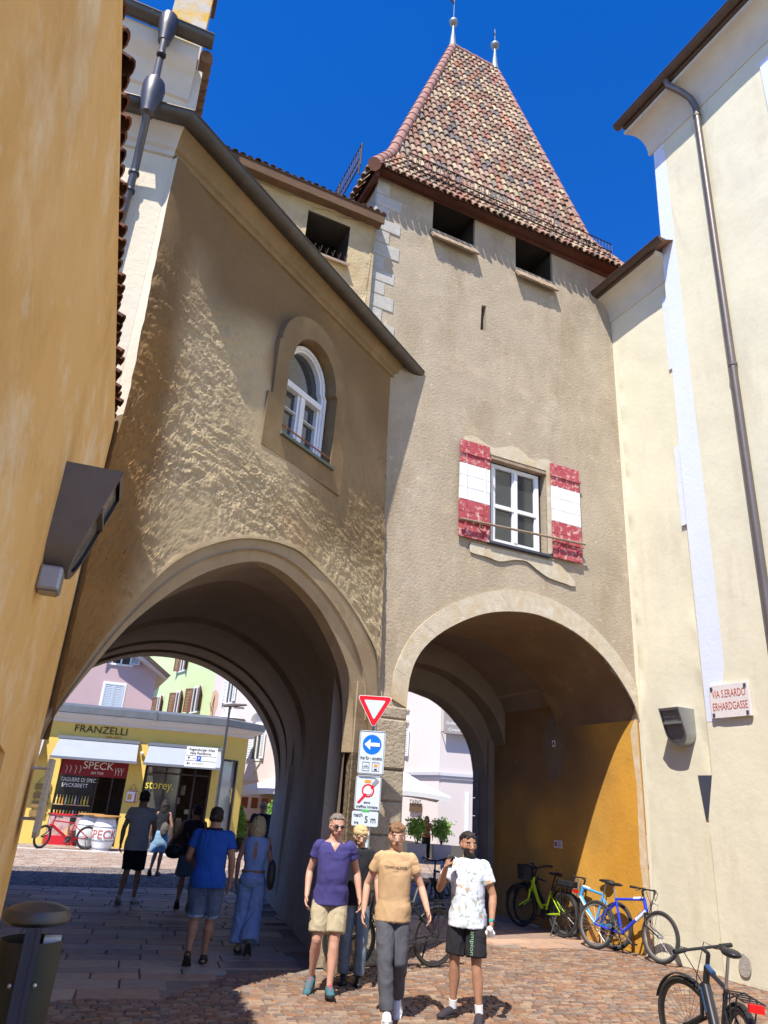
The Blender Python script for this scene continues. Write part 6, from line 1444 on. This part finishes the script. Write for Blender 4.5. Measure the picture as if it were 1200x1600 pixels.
        if blen=='skirt': rings(bm_,[(0,0,.56*H,.088*H,.066*H),(0,0,.5*H,.108*H,.085*H),(0,0,.34*H,.125*H,.10*H),(0,0,.30*H,.128*H,.102*H)],22)
        remesh(bm_,fine,'shorts' if blen in('short','knee','mini') else ('skirt' if blen=='skirt' else 'trousers'),[bottom],t,2,disp=lambda c,n:fold(c,n,.011 if blen!='wide' else .016))
    if shoe:
        for S,(a,fd,up,rt) in feet.items():
            sm=MB(); R3=Matrix((rt,fd,up)).transposed()
            def sp(q,z): return a+fd*q*H+up*z*H
            sm.ell(sp(-.015,-.012),(.024*H,.028*H,.022*H),10,8,R3); sm.tube([sp(-.02,-.022),sp(.03,-.016),sp(.07,-.026),sp(.105,-.032)],[.024*H,.026*H,.026*H,.018*H],12); sm.ell(sp(.10,-.030),(.026*H,.026*H,.016*H),10,8,R3); sm.ell(sp(.0,-.002),(.022*H,.024*H,.020*H),10,8,R3)
            so_=remesh(sm,.006,'shoe',[shoe],t,2)
            q=MB(); n=20; lp=[]
            for i in range(n):
                an=2*pi*i/n; y=sin(an); lp.append((cos(an)*(.027+.004*(y>0))*H,(.038+y*.086)*H))
            vs=[a+rt*x+fd*y-up*.046*H for x,y in lp]+[a+rt*x+fd*y-up*.030*H for x,y in lp]
            q.add(vs,[tuple(range(n)),tuple(range(2*n-1,n-1,-1))]+[(i,(i+1)%n,n+(i+1)%n,n+i) for i in range(n)]); q.build('sole',sole or M_white,so_,smooth=40)
            if sock: 
                k=g('k'+S); MB().tube([a,a.lerp(k,.18)],[.0235*H,.0245*H],12).build('sock',sock,t,smooth=50)
    t['_']=0; del t['_']
    P['t']=t; P['hp']=hp; P['HR']=HR; P['H']=H; P['feet']=feet; P['hc']=hc
    return P
def fab(name,c,c2=None,sc=12,layers=(),rough=.9): return mat(name,c,c2 or tuple(x*.86 for x in c),sc,rough,.25,160,bdist=.004,layers=layers)
H_brown=mat('brown_hair',(.10,.055,.03),(.17,.10,.055),60,.6,.3,90); H_dark=mat('dark_hair',(.02,.014,.011),(.035,.024,.018),60,.55,.3,90); H_light=mat('light_brown_hair',(.24,.15,.08),(.32,.21,.12),60,.6,.3,90)
H_blond=mat('blond_hair',(.48,.34,.16),(.58,.43,.22),60,.55,.3,90); H_grey=mat('grey_brown_hair',(.16,.12,.10),(.24,.20,.17),60,.6,.3,90); H_white=mat('grey_stubble',(.22,.18,.16),rough=.8)
def fwd(az): return az
# facing azimuth: towards camera = 180
# 1 man in purple-blue V-neck
pv=person('man in violet-blue V-neck T-shirt, khaki shorts and dark sunglasses, walking',(-.30,8.98),176,1.78,
 pose=dict(eR=(.145,-.035,.645),wR=(.150,.045,.515),eL=(-.155,-.045,.65),wL=(-.178,.005,.515),kR=(.066,.05,.285),aR=(.078,-.045,.075),kL=(-.040,.065,.288),aL=(-.030,.085,.05),fR=14,fL=-4,pR=22,pL=-8,lean=.03,hx=-.004),
 skin=mat('ruddy_skin',(.52,.27,.19),(.58,.32,.23),9,.5,.08,60),hair=H_grey,top=fab('violet_blue_cotton',(.06,.052,.19)),sleeve=.46,topz=.47,bottom=fab('khaki_cotton',(.45,.38,.25)),blen='short',shoe=fab('turquoise_mesh_shoe',(.02,.15,.19),(.10,.13,.15),20),sole=M_dark,belly=.010,head=(14,-4),neckv=True,build=1.0)
t=pv['t']
def glasses(P,up=0,back=0,name='sunglasses'):
    hp=P['hp'];H=P['H']; g=MB()
    for s in (-1,1): g.ell(hp(s*.0175,.0525-back,.005+up),(.0145*H,.004*H,.0095*H),10,6,P['HR']); g.tube([hp(s*.03,.050-back,.008+up),hp(s*.046,-.005-back*.3,.004+up)],.0022*H,5)
    g.tube([hp(-.008,.054-back,.008+up),hp(.008,.054-back,.008+up)],.0022*H,5); return g.build(name,M_blk,P['t'],smooth=50)
glasses(pv)
def laces(P,m):
    H=P['H']
    for S,(a,fd,up,rt) in P['feet'].items():
        q=MB()
        for i in range(5):
            y=.025+i*.014; q.tube([a+fd*y*H+rt*.014*H+up*(.006-.3*(y-.02))*H,a+fd*(y+.008)*H+up*(.012-.3*(y-.02))*H,a+fd*y*H-rt*.014*H+up*(.006-.3*(y-.02))*H],.0028*H,5)
        q.build('laces',m,P['t'])
laces(pv,mat('red_laces',(.65,.03,.03)))
# 2 blond boy behind
person('blond boy in black T-shirt and blue jeans, half hidden behind the man in violet-blue',(-.02,9.55),178,1.66,
 pose=dict(kR=(.055,.02,.285),kL=(-.055,.04,.285),aL=(-.05,.03,.045)),hair=H_blond,hairtype='fringe',top=fab('black_cotton',(.018,.018,.022)),sleeve=.5,bottom=fab('faded_denim',(.12,.17,.23),(.20,.27,.34),5),blen='long',shoe=M_blk,sole=M_blk,head=(10,-14),build=.92)
# 3 teen tan tee
pt=person('teenage boy in tan T-shirt and dark grey trousers walking towards the viewer',(.36,8.14),180,1.74,
 pose=dict(eR=(.158,-.045,.65),wR=(.168,.015,.515),eL=(-.158,-.01,.655),wL=(-.192,.075,.545),kR=(.035,.085,.292),aR=(.012,.115,.055),kL=(-.050,.03,.285),aL=(-.052,-.10,.085),pL=34,pR=-10,lean=.02),
 hair=mat('chestnut_hair',(.17,.085,.04),(.26,.15,.075),60,.6,.3,90),hairtype='tousled',top=fab('tan_cotton',(.55,.36,.19)),sleeve=.5,topz=.475,bottom=fab('charcoal_cotton',(.085,.085,.10)),blen='long',shoe=fab('white_sneaker',(.7,.7,.72)),sole=M_white,head=(0,-3),build=.93)
def chest_text(P,word,h,wd,z,m,y=.5):
    H=P['H']; o=text('shirt_text',word,h,m,P['t'],(0,0,0),width=None,ext=.0005)
    xs=[v.co.x for v in o.data.vertices]; s=wd/(max(xs)-min(xs)); 
    bvh=None
    from mathutils.bvhtree import BVHTree
    sh_=[c for c in P['t'].children if c.name.startswith('shirt') and 'text' not in c.name] if False else [c for c in bpy.data.objects if c.parent==P['t'] and c.name.split('.')[0]=='shirt']
    me=sh_[0].data; bv=BVHTree.FromPolygons([v.co for v in me.vertices],[p.vertices for p in me.polygons])
    for v in o.data.vertices:
        x=-v.co.x*s; zz=z*H+v.co.y; hit=bv.ray_cast(V((x,1,zz)),V((0,-1,0)))
        v.co=V((x,(hit[0].y if hit[0] else .12)+.003,zz))
    o.rotation_euler=(0,0,0); o.scale=(1,1,1)
chest_text(pt,'TOMMY HILFIGER',.028,.235,.745,M_blk); chest_text(pt,'NEW YORK',.012,.05,.73,M_blk)
# 4 phone man
floral=fab('floral_cotton',(.72,.74,.80),(.62,.66,.74),20,layers=[((.20,.28,.18),16,.54,.58,.75),((.30,.36,.42),34,.57,.62,.7),((.85,.36,.10),8,.595,.62,.95)])
ph=person('bearded man in white floral T-shirt and black shorts holding a phone to his mouth',(1.13,8.32),205,1.70,
 pose=dict(eR=(.165,.05,.66),wR=(.090,.155,.790),hdR=(-.35,-.1,1),pnR=(-.6,-.6,-.1),curlR=1.0,eL=(-.150,-.02,.645),wL=(-.160,.04,.505),curlL=1.1,kR=(.070,.012,.285),aR=(.085,-.015,.045),kL=(-.065,.02,.285),aL=(-.085,.02,.045),fR=24,fL=-14,lean=-.02),
 skin=M_skint,hair=H_dark,top=floral,sleeve=.6,topz=.468,bottom=fab('black_jersey',(.02,.02,.024)),blen='short',shoe=fab('dark_running_shoe',(.03,.03,.04),(.05,.03,.035),9),sole=M_dark,sock=fab('white_sock',(.72,.72,.72)),head=(42,0),beard=True,build=1.03)
# glasses on the head, watch, paper, phone
glasses(ph,up=.038,back=.012)
w=ph['WL'];d=ph['DL'];MB().tube([w-d*.035,w-d*.012],.0285,14).build('watch_strap',mat('teal_strap',(.03,.30,.30)),ph['t']); MB().ell(w-d*.024+V((-.028,.012,0)),(.010,.018,.018),10,6).build('watch_face',M_blk,ph['t'])
def stext(P,word,h,ln,x,z0,m,bname):
    # vertical lettering on the front of the left trouser leg
    from mathutils.bvhtree import BVHTree
    o=text('short_text',word,h,m,P['t'],(0,0,0),ext=.0005); xs=[v.co.x for v in o.data.vertices]; s=ln/(max(xs)-min(xs)); ob=[c for c in bpy.data.objects if c.parent==P['t'] and c.name.split('.')[0]==bname][0]; me=ob.data
    bv=BVHTree.FromPolygons([v.co for v in me.vertices],[p.vertices for p in me.polygons])
    for v in o.data.vertices:
        zz=z0-v.co.x*s; xx=x-v.co.y; hit=bv.ray_cast(V((xx,1,zz)),V((0,-1,0))); v.co=V((xx,(hit[0].y if hit[0] else .1)+.003,zz))
    o.rotation_euler=(0,0,0)
stext(ph,'Champion',.045,.30,-.075,.72,mat('pale_green_letters',(.45,.75,.50)),'shorts')
pw=ph['WL']+ph['DL']*.075
tis=thing('paper_napkin','crumpled white paper napkin in the left hand of the phone caller','napkin',ph['t'].matrix_world.copy() if False else FR(1.13,8.32,205)@Matrix.Rotation(radians(-90),4,'Z'))
q=MB(); q.ell(pw+V((-.0,.03,-.01)),(.05,.06,.035),12,8); q.ell(pw+V((-.01,.09,.03)),(.03,.05,.03),10,6); remesh(q,.008,'paper',[M_white],tis,1,disp=lambda c,n:.012*noise.noise(c*40))
tph=thing('mobile_phone','black mobile phone held at the mouth of the bearded man','phone',FR(1.13,8.32,205)@Matrix.Rotation(radians(-90),4,'Z'))
pc=ph['WR']+ph['DR']*.06+ph['NR']*.018; q=MB(); q.M=Matrix.Translation(pc)@Matrix.Rotation(radians(35),4,'X'); q.box(-.036,.036,-.005,.005,-.07,.07); q.build('phone_body',M_blk,tph,bevel=.004)
# 5 man in blue polo, back view
pb_=person('man in royal blue polo shirt and rolled denim shorts seen from behind',(-1.86,9.95),-8,1.75,
 pose=dict(eL=(-.155,.02,.655),wL=(-.135,.13,.61),eR=(.150,-.02,.645),wR=(.155,.02,.505),kL=(-.055,.0,.285),aL=(-.06,-.09,.075),pL=38,kR=(.05,.05,.285),aR=(.04,.04,.045)),
 skin=M_skint,hair=H_dark,top=fab('royal_blue_pique',(.015,.09,.42)),sleeve=.55,topz=.47,bottom=fab('worn_denim',(.04,.055,.10),(.13,.18,.27),4),blen='knee',shoe=fab('brown_leather_sandal',(.06,.045,.03)),sole=M_dark,build=1.12,belly=.012,head=(0,0))
q=MB(); H=pb_['H']; q.tube([V((.052*H*cos(a),-.006*H+.048*H*sin(a),.843*H)) for a in [2*pi*i/20 for i in range(21)]],.014,6); q.build('collar',fab('navy_collar',(.012,.015,.03)),pb_['t'],smooth=50)
for S in 'RL':
    a=V(pb_['h'+S])*H; k=V(pb_['k'+S])*H; a.x*=1.12; e=a.lerp(k,.93); MB().tube([e,a.lerp(k,1.0)],[.056*H*1.05,.054*H*1.05],16).build('rolled_cuff',fab('pale_denim_cuff',(.28,.36,.48)),pb_['t'],smooth=50)
# 6 blonde woman
blue_d=fab('pale_blue_linen',(.26,.37,.60),(.20,.30,.52),6)
wd_=person('blonde woman in pale blue halterneck jumpsuit with brown belt seen from behind',(-1.42,10.75),-6,1.66,
 pose=dict(eL=(-.128,-.02,.65),wL=(-.130,.03,.51),eR=(.130,-.02,.65),wR=(.145,.03,.52),kL=(-.05,.02,.285),aL=(-.05,-.02,.06),kR=(.04,.0,.285),aR=(.03,-.10,.085),pR=50),
 skin=M_skint,hair=H_blond,hairtype='bob',top=blue_d,sleeve=0,topz=.56,bottom=blue_d,blen='wide',shoe=fab('olive_sneaker',(.28,.28,.14)),sole=M_dark,fem=True,build=.97,dress=True)
H=wd_['H']; MB().tube([V((.087*H*cos(a),.066*H*sin(a)-.002,.578*H)) for a in [2*pi*i/24 for i in range(25)]],.018,6,up=(0,0,1)).build('belt',mat('tan_leather',(.32,.14,.05),rough=.6),wd_['t'],smooth=50)
MB().prism([(-.010*H,.80*H),(.010*H,.80*H),(.016*H,.70*H),(.006*H,.665*H),(-.004*H,.665*H),(-.016*H,.70*H)],'y',-.0745*H,-.070*H).build('back_opening',M_skint,wd_['t'])
# bags
def bag(lab,M,pts,sz,m,strap):
    t=thing('shoulder_bag',lab,'bag',M); q=MB(); q.ell(pts,sz,16,10); remesh(q,.01,'bag_body',[m],t,2,disp=lambda c,n:.008*noise.noise(c*14)); MB().tube(strap,.009,6).build('strap',M_blk,t,smooth=40); return t
bag('black shoulder bag with pale trim hanging from the blonde woman',FR(-1.42,10.75,-6)@Matrix.Rotation(radians(-90),4,'Z'),V((.24,-.06,.93)),(.06,.13,.19),mat('black_beige_bag',(.03,.028,.025),(.10,.09,.07),9,.5),[V((.20,-.02,1.08)),V((.19,-.05,1.25)),V((.16,0,1.38)),V((.19,.05,1.25)),V((.22,.02,1.1))])
# 7 man in grey-white T-shirt
person('tall young man in pale grey T-shirt and black shorts walking away under the arch',(-4.05,14.35),-4,1.88,
 pose=dict(eL=(-.140,-.02,.645),wL=(-.150,.01,.505),eR=(.140,.02,.66),wR=(.125,.11,.58),kL=(-.05,.02,.285),aL=(-.06,-.08,.065),pL=32,kR=(.05,.05,.285),aR=(.05,.04,.045)),
 skin=M_skint,hair=H_dark,top=fab('pale_grey_cotton',(.48,.45,.47)),sleeve=.5,topz=.46,bottom=fab('black_jersey',(.02,.02,.024)),blen='knee',shoe=fab('white_sneaker',(.7,.7,.72)),sole=mat('dirty_sole',(.40,.34,.25)),build=1.0,fine=.011)
# 8 woman with long dark hair
person('slim woman with long dark hair in pale blue dress walking in the sunny square',(-4.85,19.1),0,1.70,
 pose=dict(kL=(-.04,.03,.285),aL=(-.05,-.07,.075),pL=45,kR=(.04,.03,.285),aR=(.03,.02,.05)),skin=M_skint,hair=H_dark,hairtype='long',top=fab('dark_top',(.02,.022,.03)),sleeve=0,topz=.56,bottom=fab('pale_blue_denim',(.22,.36,.52)),blen='skirt',shoe=fab('grey_shoe',(.12,.12,.13)),sole=M_dark,fem=True,build=.9,fine=.012)
bag('taupe rucksack slung on the woman with long dark hair',FR(-4.85,19.1,0)@Matrix.Rotation(radians(-90),4,'Z'),V((.10,-.14,1.02)),(.10,.07,.16),mat('taupe_bag',(.12,.10,.09)),[V((.10,-.10,1.15)),V((.14,.0,1.4)),V((.16,.08,1.2))])
# 9 woman dark top
person('woman in dark flowered sleeveless top and blue shorts reaching out her left arm',(-3.05,14.3),-4,1.70,
 pose=dict(eL=(-.165,.03,.70),wL=(-.245,.10,.60),eR=(.14,-.02,.66),kL=(-.05,.02,.285),aL=(-.05,-.07,.065),pL=40),skin=M_skint,hair=H_dark,hairtype='bun',top=fab('dark_flowered_cotton',(.022,.02,.028),(.035,.03,.04),8,layers=[((.28,.14,.16),18,.6,.66,.8)]),sleeve=0,topz=.50,bottom=fab('slate_denim',(.09,.14,.20)),blen='skirt',shoe=fab('brown_leather_sandal',(.06,.045,.03)),sole=M_dark,fem=True,build=1.1,fine=.011,head=(30,0))
bag('round black handbag carried by the woman in the flowered top',FR(-3.05,14.3,-4)@Matrix.Rotation(radians(-90),4,'Z'),V((-.30,.06,.88)),(.17,.06,.12),M_blk,[V((-.42,.06,.95)),V((-.36,.12,1.02)),V((-.24,.10,1.04))])
# 10 bald man
person('bald man in black polo shirt pushing a bicycle beyond the arch',(-2.36,18.3),-5,1.82,
 pose=dict(eR=(.15,.06,.68),wR=(.17,.17,.60),kL=(-.05,.02,.285)),skin=M_skint,hair=H_white,hairtype='bald',top=fab('black_cotton',(.018,.018,.022)),sleeve=.55,topz=.46,bottom=fab('pink_grey_cotton',(.35,.28,.27)),blen='knee',shoe=M_blk,sole=M_dark,build=1.05,fine=.012)
# 11 woman in pink by TAPAS
person('dark-haired woman in coral pink top between the two planters, below the TAPAS sign',(2.55,31.2),190,1.62,
 pose=dict(),skin=M_skint,hair=H_dark,hairtype='bob',top=fab('coral_cotton',(.65,.10,.09)),sleeve=.3,topz=.5,bottom=fab('dark_cotton',(.03,.03,.035)),blen='long',shoe=M_blk,sole=M_dark,fem=True,fine=.016)
# 12 dark figure at the right passage end
person('person in black clothes just visible at the far right edge of the right passage',(3.02,18.6),20,1.80,pose=dict(),skin=M_skint,hair=H_dark,top=fab('black_cotton',(.018,.018,.022)),sleeve=.9,bottom=fab('black_jersey',(.02,.02,.024)),blen='long',shoe=M_blk,sole=M_dark,fine=.013)
